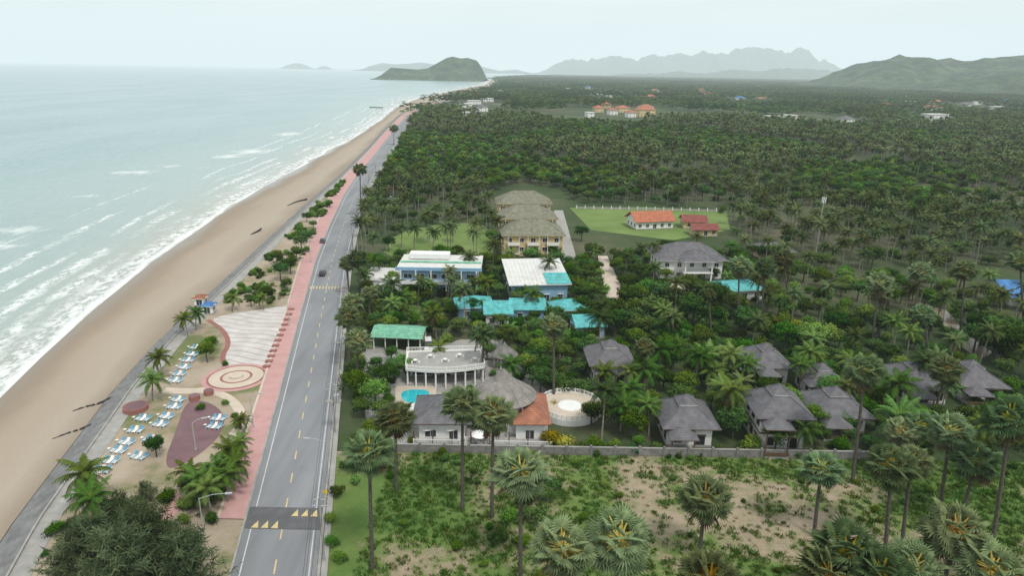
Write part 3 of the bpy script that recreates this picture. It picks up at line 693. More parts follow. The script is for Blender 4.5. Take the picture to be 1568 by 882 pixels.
for yy in [38,72,104,130,158,190,225,262,300,345,392]:
    x=road(yy)+6.1; mb.tube([(x,yy,0),(x,yy,9.5)],[.17,.11],'conc',8)
    for z in (9.1,8.2): mb.box(x-1.,x+1.,yy-.06,yy+.06,z,z+.12,'steel')
    for q in (-.9,0,.9): mb.cone(x+q,yy,.06,.04,9.22,9.45,'brown',6)
    if yy in (104,130):
        mb.box(x+.2,x+.95,yy-.35,yy+.35,6.2,7.3,'steel'); mb.box(x-1.3,x+1.3,yy-.5,yy+.5,6.0,6.12,'conc')
    cur=[(x-.9,yy,9.4),(x,yy,9.45),(x+.9,yy,9.4),(x-.8,yy,8.3),(x+.8,yy,8.3),(x+.15,yy,6.9),(x+.12,yy,6.6)]
    if prev:
        for a,b in zip(prev,cur):
            wr.tube([(a[0]+(b[0]-a[0])*t,a[1]+(b[1]-a[1])*t,a[2]+(b[2]-a[2])*t-2.4*t*(1-t)*.8) for t in [i/8 for i in range(9)]],.022,'black',3)
    prev=cur
mb.obj('poles',e); wr.obj('wires',e)
x,y=G(500,775); e=empty('traffic_sign',(x,y,0)); mb=MB(); mb.tube([(0,0,0),(0,0,2.6)],.04,'steel',8); mb.obj('post',e)
mb=MB(); mb.add([(0,-.06,1.9),(.45,-.06,2.35),(0,-.06,2.8),(-.45,-.06,2.35),(0,-.03,1.9),(.45,-.03,2.35),(0,-.03,2.8),(-.45,-.03,2.35)],[(0,1,2,3),(7,6,5,4),(0,4,5,1),(1,5,6,2),(2,6,7,3),(3,7,4,0)],'yellow'); mb.obj('plate',e)
# telecom mast
x,y=G(1249,386); e=empty('telecom_mast',(x,y,0)); mb=MB(); Ht=20.
mb.tube([(0,0,0),(0,0,Ht)],[.28,.13],'conc',10); mb.obj('pole',e); mb=MB()
for i in range(3):
    an=i*2.1; mb.box(.6*cos(an)-.14,.6*cos(an)+.14,.6*sin(an)-.14,.6*sin(an)+.14,Ht-2.2,Ht-.2,'white'); mb.tube([(0,0,Ht-1),(.6*cos(an),.6*sin(an),Ht-1)],.05,'steel',5)
mb.obj('antennas',e)
# small promenade kiosk
for px,py,k in ((318,482,'rblue'),(306,470,'rred')):
    house('promenade_kiosk',(px-8,py),(px+8,py),2.2,1,2.1,'white',k,rise=.8,o=.4,sp=2,exf=1)
# ---------------------------------------------------------------- vegetation meshes
rd=random.Random(3)
def rv(r=rd):
    while True:
        v=V((r.uniform(-1,1),r.uniform(-1,1),r.uniform(-1,1)))
        if .05<v.length<1: return v.normalized()
def leafquad(mb,p,nrm,s,asp,k,t,r):
    q=rv(r); u=nrm.cross(q)
    if u.length<.05: return
    u.normalize(); w=nrm.cross(u); a=s*asp
    mb.add([p-u*s*.5,p-w*a*.5+u*s*.08,p+u*s*.5,p+w*a*.5],[(0,1,2,3)],k,t)
def broadleaf(seed,Rr,Ht,k='broad',ncl=46,nl=62,ls=.42,cr=1.15,flat=.75,trunk=True,low=False):
    r=random.Random(seed); mb=MB(); zc=Ht-Rr*flat
    if trunk:
        mb.tube([(0,0,-.1),(r.uniform(-.2,.2),r.uniform(-.2,.2),zc*.5),(0,0,zc)],[.05*Rr+.08,.04*Rr+.05,.03*Rr],'dtrunk',7)
    for i in range(ncl):
        d=rv(r); 
        if d.z<-.45: d.z*=-.6; d.normalize()
        lump=.72+.38*noise.noise(d*1.8+V((seed*3.7,0,0)))+r.uniform(-.12,.14)
        rad=(Rr-cr*.5)*lump*(1 if r.random()<.8 else .55)
        c=V((d.x*rad,d.y*rad,zc+d.z*rad*flat))
        if trunk and not low and i%5==0: mb.tube([(0,0,zc*.72),tuple(c*.5+V((0,0,zc*.5))),tuple(c)],[.10,.06,.02],'dtrunk',4)
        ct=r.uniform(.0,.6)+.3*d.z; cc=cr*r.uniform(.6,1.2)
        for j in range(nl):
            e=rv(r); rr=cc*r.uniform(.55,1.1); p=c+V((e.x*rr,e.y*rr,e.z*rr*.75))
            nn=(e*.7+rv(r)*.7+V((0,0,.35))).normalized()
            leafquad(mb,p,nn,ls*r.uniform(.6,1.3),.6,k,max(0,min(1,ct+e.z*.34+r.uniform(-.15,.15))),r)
    return mb
def curve(base,az,e,L,droop,n=7):
    P=[];D=[];p=V(base)
    for i in range(n+1):
        d=V((cos(az)*cos(e),sin(az)*cos(e),sin(e))); P.append(p.copy()); D.append(d); p=p+d*(L/n); e-=droop/n*(.6+.9*i/n)
    return P,D
def coconut(seed,Ht,k='coco',nf=21,L=4.3,nl=20,lean=1.,low=False):
    r=random.Random(seed); mb=MB(); la=r.uniform(0,6.28); top=V((cos(la)*lean,sin(la)*lean,Ht))
    if Ht>1.5:
        pts=[(top.x*(i/6)**1.7,top.y*(i/6)**1.7,Ht*i/6-(.2 if i==0 else 0)) for i in range(7)]
        mb.tube(pts,[.26,.19,.17,.16,.15,.14,.17],'trunk',6 if not low else 4)
    for i in range(nf):
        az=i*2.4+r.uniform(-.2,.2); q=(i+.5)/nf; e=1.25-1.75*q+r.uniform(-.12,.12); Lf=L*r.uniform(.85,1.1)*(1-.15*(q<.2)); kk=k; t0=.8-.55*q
        if q>.93: kk='dead'; e=-.9
        P,D=curve(top,az,e,Lf,1.15+.4*q,7 if not low else 4)
        sd=V((-sin(az),cos(az),0))
        if low:
            wd=[.25,.75,.8,.55,.12]
            for j in range(4):
                for s in (-1,1):
                    o0=sd*s*wd[j]+V((0,0,-wd[j]*.45)); o1=sd*s*wd[j+1]+V((0,0,-wd[j+1]*.45))
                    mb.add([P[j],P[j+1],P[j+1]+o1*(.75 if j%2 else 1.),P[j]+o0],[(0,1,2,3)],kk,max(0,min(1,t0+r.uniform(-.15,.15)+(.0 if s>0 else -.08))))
            continue
        for j in range(7):
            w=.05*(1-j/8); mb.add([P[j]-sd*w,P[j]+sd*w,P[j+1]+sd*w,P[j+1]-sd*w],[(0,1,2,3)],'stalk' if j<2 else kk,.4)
        for j in range(nl):
            t=(j+.8)/nl; f=t*7; a=min(6,int(f)); p=P[a].lerp(P[a+1],f-a); d=D[a].lerp(D[a+1],f-a).normalized()
            ll=1.0*sin(pi*(.14+.80*t))*L/4.3*r.uniform(.85,1.1)
            for s in (-1,1):
                dr=(sd*s*.85+d*.55+V((0,0,-.55+r.uniform(-.15,.15)))).normalized(); w=d*.10
                m=p+dr*ll*.55+V((0,0,.04)); tp=p+dr*ll+V((0,0,-.12*ll))
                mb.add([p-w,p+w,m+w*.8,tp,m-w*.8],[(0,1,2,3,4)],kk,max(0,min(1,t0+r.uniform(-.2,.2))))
    if not low:
        for i in range(7):
            a=i*.9; mb.cone(top.x+.3*cos(a),top.y+.3*sin(a),.05,.14,Ht-.55,Ht-.3,'cocoy',6,.8)
    return mb
def sugar_crown(seed,nlv=54,rr=1.25,pl=1.75):
    r=random.Random(seed); mb=MB()
    for i in range(nlv):
        q=(i+.5)/nlv; z=.99-1.62*q; e=math.asin(max(-1,min(1,z))); az=i*2.39996+r.uniform(-.25,.25)
        dead=q>.86; e-=r.uniform(0,.25)+(.3 if dead else 0); d=V((cos(az)*cos(e),sin(az)*cos(e),sin(e)))
        L=pl*r.uniform(.7,1.2); c=d*L+V((0,0,-.10*L)); sd=V((-sin(az),cos(az),0)); up=d.cross(sd)*-1
        if up.z<0 and not dead: up=-up
        mb.add([-sd*.10,sd*.10,c+sd*.055,c-sd*.055],[(0,1,2,3)],'stalk' if not dead else 'dead',r.uniform(.2,.9))
        tw=r.uniform(-.6,.6); s2=sd*cos(tw)+up*sin(tw); n2=(up*cos(tw)-sd*sin(tw)+d*.25).normalized()
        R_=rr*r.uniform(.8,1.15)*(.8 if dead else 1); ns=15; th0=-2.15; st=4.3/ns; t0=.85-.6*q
        def pt(th,rad,nz): return c+(d*cos(th)+s2*sin(th))*rad+n2*nz+V((0,0,-.14*rad*rad))
        for s in range(ns):
            th=th0+s*st; tip=R_*r.uniform(.9,1.15)*(1-.12*abs(th+st/2)/2.15)
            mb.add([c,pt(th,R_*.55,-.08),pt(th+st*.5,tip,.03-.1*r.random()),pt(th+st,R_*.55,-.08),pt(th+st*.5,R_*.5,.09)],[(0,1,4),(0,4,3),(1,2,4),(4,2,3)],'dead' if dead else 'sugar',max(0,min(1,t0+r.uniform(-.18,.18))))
    for i in range(11):
        az=i*.6; e=r.uniform(-.6,.3); P,D=curve((0,0,-.2),az,e,1.9,1.,4)
        mb.tube([tuple(p) for p in P],[.06,.09,.12,.10,.05],'stalk',4,.9)
    return mb
def strunk():
    mb=MB(); n=14; pts=[(0,0,i/n) for i in range(n+1)]; mb.tube(pts,[.36 if i==0 else (.27-.09*i/n)*(1.05 if i%2 else 1) for i in range(n+1)],'dtrunk',9); return mb
def casuarina(seed,Rr,Ht):
    r=random.Random(seed); mb=MB(); mb.tube([(0,0,0),(.2,.1,Ht*.5),(0,0,Ht*.92)],[.22,.15,.04],'dtrunk',6)
    for i in range(70):
        z=Ht*(.12+.85*(i/70)); rad=Rr*(1-.75*(i/70)**1.4)*r.uniform(.45,1.2); az=i*2.4+r.uniform(-.4,.4)
        tip=V((cos(az)*rad,sin(az)*rad,z+rad*.35)); bs=V((0,0,z*.9)); mb.tube([tuple(bs),tuple(tip)],[.05,.015],'dtrunk',3)
        ct=r.uniform(.05,.85)
        for j in range(75):
            t=r.uniform(.25,1.08); p=bs.lerp(tip,t)+rv(r)*r.uniform(.1,.45)
            d=(rv(r)*.8+V((0,0,-.2))+(tip-bs).normalized()*.6).normalized(); L=r.uniform(.45,.9); w=d.cross(rv(r)).normalized()*.055
            mb.add([p-w,p+w,p+d*L],[(0,1,2)],'casu',max(0,min(1,ct+r.uniform(-.2,.2))))
    return mb
def bush(seed,Rr,k): return broadleaf(seed,Rr,Rr*1.25,k,int(12+Rr*6),60,.28,.65*min(1.2,Rr/1.2),.7,False)
def tuft(seed,k='grassb',n=26,h=.45,s=.5):
    r=random.Random(seed); mb=MB()
    for i in range(n):
        a=r.uniform(0,6.28); q=r.uniform(0,s); p=V((cos(a)*q,sin(a)*q,0)); d=V((r.uniform(-.5,.5),r.uniform(-.5,.5),1)).normalized()*h*r.uniform(.5,1.2); w=V((cos(a*3),sin(a*3),0))*.06
        mb.add([p-w,p+w,p+d],[(0,1,2)],k,r.random())
    return mb
BL=[broadleaf(10+i,R_,H_,k).mesh('broadleaf_mesh') for i,(R_,H_,k) in enumerate([(3.6,7.5,'broad'),(4.4,8.5,'broad'),(3.0,6,'broad'),(4.,7.5,'bright'),(2.8,6.,'bright'),(3.2,6.5,'yellowleaf')])]
CO=[coconut(30+i,h,k).mesh('coconut_mesh') for i,(h,k) in enumerate([(11,'coco'),(13,'coco'),(9.5,'coco'),(8,'cocoy'),(14.5,'coco'),(5.5,'cocoy')])]
SC=[sugar_crown(50+i).mesh('palmyra_crown_mesh') for i in range(4)]; ST=strunk().mesh('palmyra_trunk_mesh',True)
CA=[casuarina(60+i,r_,h_).mesh('casuarina_mesh') for i,(r_,h_) in enumerate([(4.6,9),(3.8,7.5)])]
BU=[bush(70+i,r_,k).mesh('bush_mesh') for i,(r_,k) in enumerate([(1.2,'broad'),(1.7,'bright'),(2.1,'broad'),(1.6,'yellowleaf')])]
LBL=[broadleaf(80+i,R_,H_,'broad' if i<2 else 'bright',20,14,1.0,1.4,.8,True,True).mesh('lowbroad') for i,(R_,H_) in enumerate([(4,9),(3.4,8),(3.6,8)])]
LCO=[coconut(90+i,h,'coco',14,4.4,low=True,lean=1.2).mesh('lowcoco') for i,h in enumerate([11,13,9,12])]
def srcs(name,meshes):
    c=bpy.data.collections.new(name)
    for i,m in enumerate(meshes): c.objects.link(bpy.data.objects.new('%s_%02d'%(name,i),m))
    return c
def scatter(name,pts,coll):
    me=bpy.data.meshes.new(name); me.from_pydata([p[:3] for p in pts],[],[])
    a=me.attributes.new('idx','INT','POINT'); a.data.foreach_set('value',[p[3] for p in pts])
    a=me.attributes.new('rotv','FLOAT_VECTOR','POINT'); a.data.foreach_set('vector',[c for p in pts for c in (0,0,p[4])])
    a=me.attributes.new('sclv','FLOAT_VECTOR','POINT'); a.data.foreach_set('vector',[c for p in pts for c in p[5]])
    o=link(name,me); ng=bpy.data.node_groups.new(name,'GeometryNodeTree')
    ng.interface.new_socket('Geometry',in_out='INPUT',socket_type='NodeSocketGeometry'); ng.interface.new_socket('Geometry',in_out='OUTPUT',socket_type='NodeSocketGeometry')
    n=ng.nodes; gi=n.new('NodeGroupInput'); go=n.new('NodeGroupOutput'); ci=n.new('GeometryNodeCollectionInfo'); ci.inputs['Collection'].default_value=coll
    ci.inputs['Separate Children'].default_value=True; ci.inputs['Reset Children'].default_value=True
    ip=n.new('GeometryNodeInstanceOnPoints'); ip.inputs['Pick Instance'].default_value=True
    def na(t,nm):
        q=n.new('GeometryNodeInputNamedAttribute'); q.data_type=t; q.inputs['Name'].default_value=nm; return q.outputs['Attribute']
    l=ng.links; l.new(gi.outputs[0],ip.inputs['Points']); l.new(ci.outputs[0],ip.inputs['Instance']); l.new(na('INT','idx'),ip.inputs['Instance Index'])
    l.new(na('FLOAT_VECTOR','rotv'),ip.inputs['Rotation']); l.new(na('FLOAT_VECTOR','sclv'),ip.inputs['Scale']); l.new(ip.outputs[0],go.inputs[0])
    md=o.modifiers.new('scatter','NODES'); md.node_group=ng; return o
def tree(kind,me,px,py,s=1.,rz=None,z=0.):
    x,y=G(px,py); return link(kind,me,None,(x,y,z),rd.uniform(0,6.28) if rz is None else rz,(s,s,s*rd.uniform(.92,1.08)))
def sugar(px,py,cpx,cpy,s=1.,x=None,y=None,h=None):
    if h is not None: x,y=G(cpx,cpy,h)
    else:
        x,y=G(px,py); h=Pd(cpx,cpy,y).z
    e=empty('sugar_palm',(x,y,0),0); cxw=Pd(cpx,cpy,y).x-x
    t=link('trunk',ST,e,(0,0,-.1),0,(1,1,h+.1))
    if abs(cxw)<6: t.rotation_euler=(0,math.atan2(cxw,h),0)
    else: cxw=0
    c=link('crown',SC[rd.randrange(4)],e,(cxw,0,h),rd.uniform(0,6.28),(s*1.12,s*1.12,s*rd.uniform(1.,1.15))); c.rotation_euler=(rd.uniform(-.15,.15),rd.uniform(-.15,.15),rd.uniform(0,6.28)); return e
# ---------------------------------------------------------------- foreground / explicit trees
for b in ((570,872,565,690,1.05),(607,752,605,640,1.0),(708,782,708,618,.95),(753,792,755,634,1.0),(797,892,797,722,1.1),(1070,862,1080,762,1.1),(1246,822,1258,716,1.),
          (1305,738,1325,566,.95),(1355,850,1366,712,1.),(1380,842,1396,706,.9),(1428,642,1450,565,1.),(1440,775,1455,658,1.),(1472,800,1494,705,1.1),(1520,832,1548,640,1.1),
          (848,612,848,497,.8),(740,580,740,508,.85),(1335,528,1346,432,1.),(1395,510,1410,415,.95),(1470,515,1478,412,.95),(553,335,551,258,1.),(535,452,530,402,.8),(551,452,548,394,.9),
          (534,560,534,483,.9),(546,600,548,520,.9),(984,610,987,530,.7),(1345,520,1350,448,.9),(1425,570,1415,480,.8),(1130,500,1132,405,.9),(545,545,540,462,.85),(566,500,566,448,.7),
          (603,222,603,196,1.3),(1165,490,1172,408,.9),(1210,480,1200,395,.9),(1568,500,1562,400,1.),(1090,520,1085,450,.6)):
    sugar(*b)
for c in ((862,838,15.,1.1),(950,825,15.5,1.15),(1298,845,15,1.1),(1088,885,14,1.1),(1466,812,16,1.1),(1270,880,14,1.),(1520,872,15,1.1),(1350,880,15.,1.),(1400,868,13,1.),(1640,760,17,1.1),(1700,860,16,1.1),(1410,650,9,.8),(1380,660,8,.8)):
    sugar(0,0,c[0],c[1],c[3],h=c[2])
# coconut palms: explicit
for px,py,i,s in ((1120,655,3,.95),(1108,640,3,.8),(985,612,5,1.),(965,640,5,.9),(1230,590,3,.9),(1222,600,3,.8),(1062,600,3,.9),(1010,580,5,1.1),(1030,568,3,.8),(1290,600,3,.8),(1300,560,2,.8),(1245,560,3,.8),(1090,590,5,1.2),(1140,600,3,.8),(1370,640,5,1.2),(1400,700,5,1.2),(1375,690,5,1.2),
        (640,470,0,.7),(690,470,0,.7),(650,465,3,.7),(606,500,3,.8),(668,520,3,.8),(610,486,5,1.),(725,400,0,.8),(690,385,0,.8),(655,372,0,.8),(748,470,3,.9),(950,660,5,.9),
        (250,580,5,.75),(234,614,5,.8),(128,785,5,1.0),(356,478,5,.7),(350,728,5,.75),(368,742,5,.75),(300,778,5,.8),(376,705,5,.6),(325,792,5,.85),(350,770,5,.8),(286,762,5,.7),(340,752,5,.7),(372,668,5,.5),(288,515,5,.75),(300,505,5,.7),(404,475,5,.6),(150,808,5,.9)):
    tree('coconut_palm',CO[i],px,py,s)
# broadleaf explicit on promenade and around
for px,py,i,s in ((318,555,4,.8),(325,540,4,.65),(430,430,0,.8),(445,420,2,.9),(462,385,0,.8),(470,372,2,.8),(410,462,2,.7),(455,400,2,.8),(440,445,2,.6),(385,470,2,.5),(425,405,2,.8),(480,350,2,.6),(470,340,0,.6),(505,318,2,.6),
        (605,580,2,.75),(1240,545,3,1.2),(1265,540,3,1.),(555,640,2,.7),(560,605,2,.7),(850,500,0,.8),(900,470,1,.9),(960,480,1,1.),(1000,500,1,1.1),(1060,500,1,1.1),(1030,480,0,1.),(1080,480,1,1.),(975,470,3,.9),(820,480,5,.8),(735,520,5,.7),
        (1520,545,1,1.3),(1545,540,1,1.1),(1490,540,0,1.),(1345,520,0,1.),(905,650,2,.7),(815,590,0,.7),(842,602,2,.8),(900,430,2,.9),(905,400,0,.9),(890,370,0,.9),(1180,400,3,.8),(240,700,2,.6),(940,515,0,1.),(980,525,1,.9),(1040,525,3,.8),(800,540,2,.8),(820,560,0,.7),(860,560,2,.9),(600,555,2,.6),(570,675,4,.7),(585,650,2,.8),(590,685,2,.6),(548,695,2,.6),
        (1010,470,1,1.),(1050,460,0,1.1),(1095,470,1,.9),(1120,490,0,1.),(1140,520,1,1.),(1090,510,1,.9),(960,500,1,1.),(1020,540,0,.8),(1075,545,2,1.),(1200,540,3,1.),(1180,470,0,.9),(1530,560,1,1.2),(1500,530,1,1.1)):
    tree('broadleaf_tree',BL[i],px,py,s)
for px,py,i,s in ((235,890,0,1.15),(150,885,1,1.2),(195,852,1,1.1),(265,890,1,1.),(115,905,1,.95),(290,930,0,1.1),(200,950,0,1.3),(225,770,1,.45),(125,850,1,.7)): tree('casuarina_tree',CA[i],px,py,s)
for px,py,i,s in ((845,680,3,1.3),(865,684,3,1.1),(912,690,1,1.2),(885,690,0,1.1),(940,688,1,.8),(848,625,3,.8),(1005,690,0,.9),(815,700,1,.5),(575,600,2,.7),(590,600,1,.7),(625,570,1,.8),(580,570,2,.7),(805,775,2,.9),(835,768,2,.9),(780,800,1,.9),(820,800,2,1.),(848,748,2,.7),(765,832,2,.8),(800,840,1,.9),(700,842,1,.6),
        (505,800,1,.7),(508,835,1,.7),(515,760,2,.7),(530,720,2,.7),(520,860,1,.7),(545,740,1,.6),(680,705,0,.8),(1335,690,2,1.),(1290,690,1,1.),(1140,692,1,.8),(1100,694,0,.9),(1500,700,2,1.2),(1400,700,2,1.2),(345,560,1,.5),(308,628,1,.6),(345,620,1,.5),(360,640,1,.5),(365,655,1,.6),
        (725,655,1,.8),(735,640,0,.8),(620,660,1,.7),(618,640,2,.6),(630,680,1,.6),(680,612,1,.7),(700,605,2,.6),(720,600,1,.7),(760,600,1,.6),(755,575,1,.6),(830,640,1,.8),(1040,696,1,.6),(1070,697,0,.6),(1180,698,1,.6),(1220,700,0,.8),(1250,700,2,.7),(970,694,2,.7)): 
    tree('shrub' if i!=3 else 'yellow_flowering_shrub',BU[i],px,py,s)
# ---------------------------------------------------------------- settlement scatter
def free(x,y):
    for a,b,r in EXC:
        if (x-a)**2+(y-b)**2<r*r: return False
    return True
OPEN=[[(548,560),(560,528),(640,540),(705,520),(770,520),(765,548),(620,562)],[(590,398),(612,356),(700,345),(748,350),(752,396),(735,402)],[(878,318),(985,317),(1112,322),(1118,352),(1030,368),(905,352)],[(846,322),(864,322),(886,402),(862,402)],
      [(612,640),(845,640),(840,688),(612,688)],[(605,585),(760,585),(760,640),(605,640)],[(915,392),(930,392),(955,448),(1115,430),(1112,442),(1000,450),(930,462)],[(1425,468),(1450,475),(1480,512),(1520,540),(1500,552),(1460,522)]]
def isopen(px,py): return any(pip(px,py,P) for P in OPEN)
ZS=[(560,402),(760,400),(870,400),(1120,385),(1140,470),(1335,555),(1342,695),(930,690),(800,600),(545,640),(545,520)]
used=[]
def near(x,y,d):
    for a,b in used:
        if abs(x-a)<d and (x-a)**2+(y-b)**2<d*d: return True
    return False
r=random.Random(11); n=0
for _ in range(12000):
    x=r.uniform(-45,130); y=r.uniform(98,235); px,py=proj(x,y)
    if not pip(px,py,ZS) or isopen(px,py) or not free(x,y) or near(x,y,3.0): continue
    used.append((x,y)); q=r.random()
    if q<.56:
        i=r.choice([0,0,1,2,2,3,3,4]); s=r.uniform(.42,.88); link('broadleaf_tree',BL[i],None,(x,y,0),r.uniform(0,6.3),(s,s,s*.95))
    elif q<.66:
        i=r.choice([2,3,5,5,0]); s=r.uniform(.65,.9); link('coconut_palm',CO[i],None,(x,y,0),r.uniform(0,6.3),(s,s,s))
    else:
        i=r.choice([0,1,2,0,1,2,1,3]); s=r.uniform(.8,1.5); link('shrub' if i!=3 else 'yellow_flowering_shrub',BU[i],None,(x,y,0),r.uniform(0,6.3),(s,s,s))
    n+=1
print('settlement trees',n)
# palm belt east of the houses (individual palms, mass of undergrowth)
ZR=[(1120,385),(1200,405),(1568,455),(2300,520),(2300,760),(1345,700),(1340,560),(1140,470)]
und=[]; used=[]
for _ in range(14000):
    x=r.uniform(40,420); y=r.uniform(85,240); px,py=proj(x,y)
    if not pip(px,py,ZR) or isopen(px,py) or not free(x,y) or near(x,y,3.9): continue
    used.append((x,y)); q=r.random()
    if q<.27 : i=r.choice([0,1,2,4,3]); s=r.uniform(.7,.88); und.append((x,y,0,i,r.uniform(0,6.3),(s,s,s)))
    elif q<.56: i=r.choice([0,1,2,3,3]); s=r.uniform(.5,.95); und.append((x,y,0,6+i,r.uniform(0,6.3),(s,s,s)))
    elif q<.96: i=r.choice([0,1,1,2]); s=r.uniform(.7,1.6); und.append((x,y,0,10+i,r.uniform(0,6.3),(s,s,s)))
scatter('coconut_grove',und,srcs('grove_src',CO+BL[:4]+BU[:3]))
# lawn-side coconut grove
ZG=[(566,310),(590,292),(740,300),(760,345),(762,398),(600,398),(556,400),(556,350)]
gp=[]; used=[]
for _ in range(4000):
    x=r.uniform(-90,10); y=r.uniform(195,360); px,py=proj(x,y)
    if not pip(px,py,ZG) or not free(x,y): continue
    op=isopen(px,py)
    if near(x,y,9. if op else 4.8): continue
    used.append((x,y)); q=r.random()
    if op and q>.4: continue
    if q<.55: gp.append((x,y,0,r.choice([0,1,2,4]),r.uniform(0,6.3),(.82,)*3))
    elif q<.8: gp.append((x,y,0,6+r.choice([0,2,3]),r.uniform(0,6.3),(.75,)*3))
    else: gp.append((x,y,0,10+r.choice([0,1,2]),r.uniform(0,6.3),(1.,)*3))
scatter('coconut_grove',gp,srcs('lawn_grove_src',CO+BL[:4]+BU[:3]))
# ---------------------------------------------------------------- forest
ZF=[(580,300),(590,262),(608,225),(628,196),(650,178),(712,154),(760,134),(800,112),(2600,130),(2600,500),(1568,458),(1200,406),(1125,372),(1120,330),(1000,314),(880,312),(862,290),(800,282),(740,298),(650,300)]
OPF=[[(895,168),(1005,160),(1010,186),(960,196),(890,188)],[(700,160),(760,156),(760,182),(705,190)],[(1165,180),(1225,180),(1225,192),(1165,192)],[(1415,176),(1460,176),(1460,194),(1415,194)]]
f1=[]; f2=[]
y=215.
cell=6.0
while y<950:
    c=cell if y<450 else cell*1.1
    x=-230.
    while x<y*1.05:
        xx=x+r.uniform(-.48,.48)*c; yy=y+r.uniform(-.48,.48)*c; x+=c
        px,py=proj(xx,yy)
        if px<500 or px>1850 or xx<road(yy)+9: continue
        if not pip(px,py,ZF) or any(pip(px,py,P) for P in OPF): continue
        if not free(xx,yy): continue
        k=noise.fractal(V((xx*.006+9,yy*.006,2.2)),1.,2.,4); k2=noise.fractal(V((xx*.014,yy*.014,7.)),1.,2.,3)
        right=max(-.5,min(1.2,(px-1000)/450.))
        if k2+right*.2>.34 and r.random()<.7: continue
        pb=.62-k*1.7-right*.36
        hs=r.uniform(.65,1.1)
        if yy<420:
            if r.random()<pb: f1.append((xx,yy,0,6+r.choice([0,1,2,3,3]),r.uniform(0,6.3),(hs*.95,hs*.95,hs)))
            elif r.random()<.85: s=r.uniform(.72,.88); f1.append((xx,yy,0,r.choice([0,1,2,4]),r.uniform(0,6.3),(s,s,hs*.9)))
            else: f1.append((xx,yy,0,10+r.choice([0,1,2]),r.uniform(0,6.3),(1.4,)*3))
        else:
            if r.random()<pb: f2.append((xx,yy,0,r.choice([0,1,2,2]),r.uniform(0,6.3),(hs,hs,hs)))
            else: f2.append((xx,yy,0,3+r.choice([0,1,2,3]),r.uniform(0,6.3),(.95,.95,hs)))
    y+=c
print('forest',len(f1),len(f2))
scatter('palm_forest',f1,srcs('forest_src',CO+BL[:4]+BU[:3])); scatter('palm_forest',f2,srcs('forest_far_src',LBL+LCO))
# distant forest patches
def patch(seed,nt=105,S=80.):
    r_=random.Random(seed); mb=MB()
    for i in range(nt):
        x=r_.uniform(-S/2,S/2); y=r_.uniform(-S/2,S/2); h=r_.uniform(6,12); tc=r_.uniform(-.25,.3)
        if r_.random()<.5:
            kk='broad' if r_.random()<.6 else 'bright'
            for j in range(22):
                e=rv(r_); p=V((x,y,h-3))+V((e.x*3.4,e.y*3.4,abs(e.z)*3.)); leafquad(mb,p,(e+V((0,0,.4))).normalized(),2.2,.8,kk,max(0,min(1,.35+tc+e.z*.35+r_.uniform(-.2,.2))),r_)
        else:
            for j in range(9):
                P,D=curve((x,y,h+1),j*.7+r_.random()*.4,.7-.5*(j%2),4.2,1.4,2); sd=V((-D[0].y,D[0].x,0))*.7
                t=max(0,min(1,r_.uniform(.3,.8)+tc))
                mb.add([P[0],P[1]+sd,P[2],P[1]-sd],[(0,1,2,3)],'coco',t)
    return mb
PM=[patch(200+i,nt_).mesh('forest_patch') for i,nt_ in enumerate((120,110,95,70,85))]
fp=[]; y=955.
while y<9500:
    big=y>4200; S=74. if not big else 150.
    x=road(y)+30 if y<3000 else wall(y)+60
    while x<y*1.0+300:
        xx=x+r.uniform(-20,20); yy=y+r.uniform(-20,20); x+=S; px,py=proj(xx,yy)
        if any(pip(px,py+dy,P) for P in OPF for dy in (0,-2)) : continue
        if not free(xx,yy): continue
        if noise.fractal(V((xx*.0022,yy*.0022,4.4)),1.,2.,4)>.38 and r.random()<.85: continue
        s=1.08 if not big else 2.1; fp.append((xx,yy,0,r.randrange(5),r.uniform(0,6.28),(s,s,r.uniform(.85,1.15)*(1. if not big else 1.25))))
    y+=S
scatter('distant_forest',fp,srcs('patch_src',PM)); print('patches',len(fp))
# field weeds and tufts
TU=[tuft(300).mesh('tuft'),tuft(301,'grassb',34,.7,.7).mesh('tuft'),tuft(302,'dead',20,.4,.5).mesh('tuft'),BU[0],BU[1]]
tp=[]
for _ in range(38000):
    x=r.uniform(road(60)+8,150); y=r.uniform(38,112)
    if x<road(y)+7.2 or y>yw(x)-.5: continue
    g=gval(x,y)+r.uniform(-.25,.25)+.5*noise.noise(V((x*.45,y*.45,5.)))
    if g<.44: 
        if r.random()<.12: tp.append((x,y,.03,r.choice([2,2,0]),r.uniform(0,6),(.8,)*3))
        continue
    q=r.random(); i=0 if q<.62 else 1 if q<.975 else 3 if q<.992 else 4; s=r.uniform(.45,1.1) if i<3 else r.uniform(.2,.55); tp.append((x,y,.03,i,r.uniform(0,6.3),(s,s,s)))
scatter('field_grass',tp,srcs('tuft_src',TU))
# promenade low plants
tp=[]
for _ in range(2500):
    y=r.uniform(40,420); a_=wall(y)+3; b_=road(y)-9.5
    if b_<a_+1: continue
    x=r.uniform(a_,b_); px,py=proj(x,y)
    k=noise.noise(V((x*.05,y*.05,1.)))
    if 465<py<725 and not (px>345 and py>590): continue
    if k<.05 and py<760: continue
    i=r.choice([0,1,1,3,4]); s=r.uniform(.4,1.); tp.append((x,y,.02,i,r.uniform(0,6.3),(s,s,s)))
scatter('promenade_shrubbery',tp,srcs('prom_src',TU))
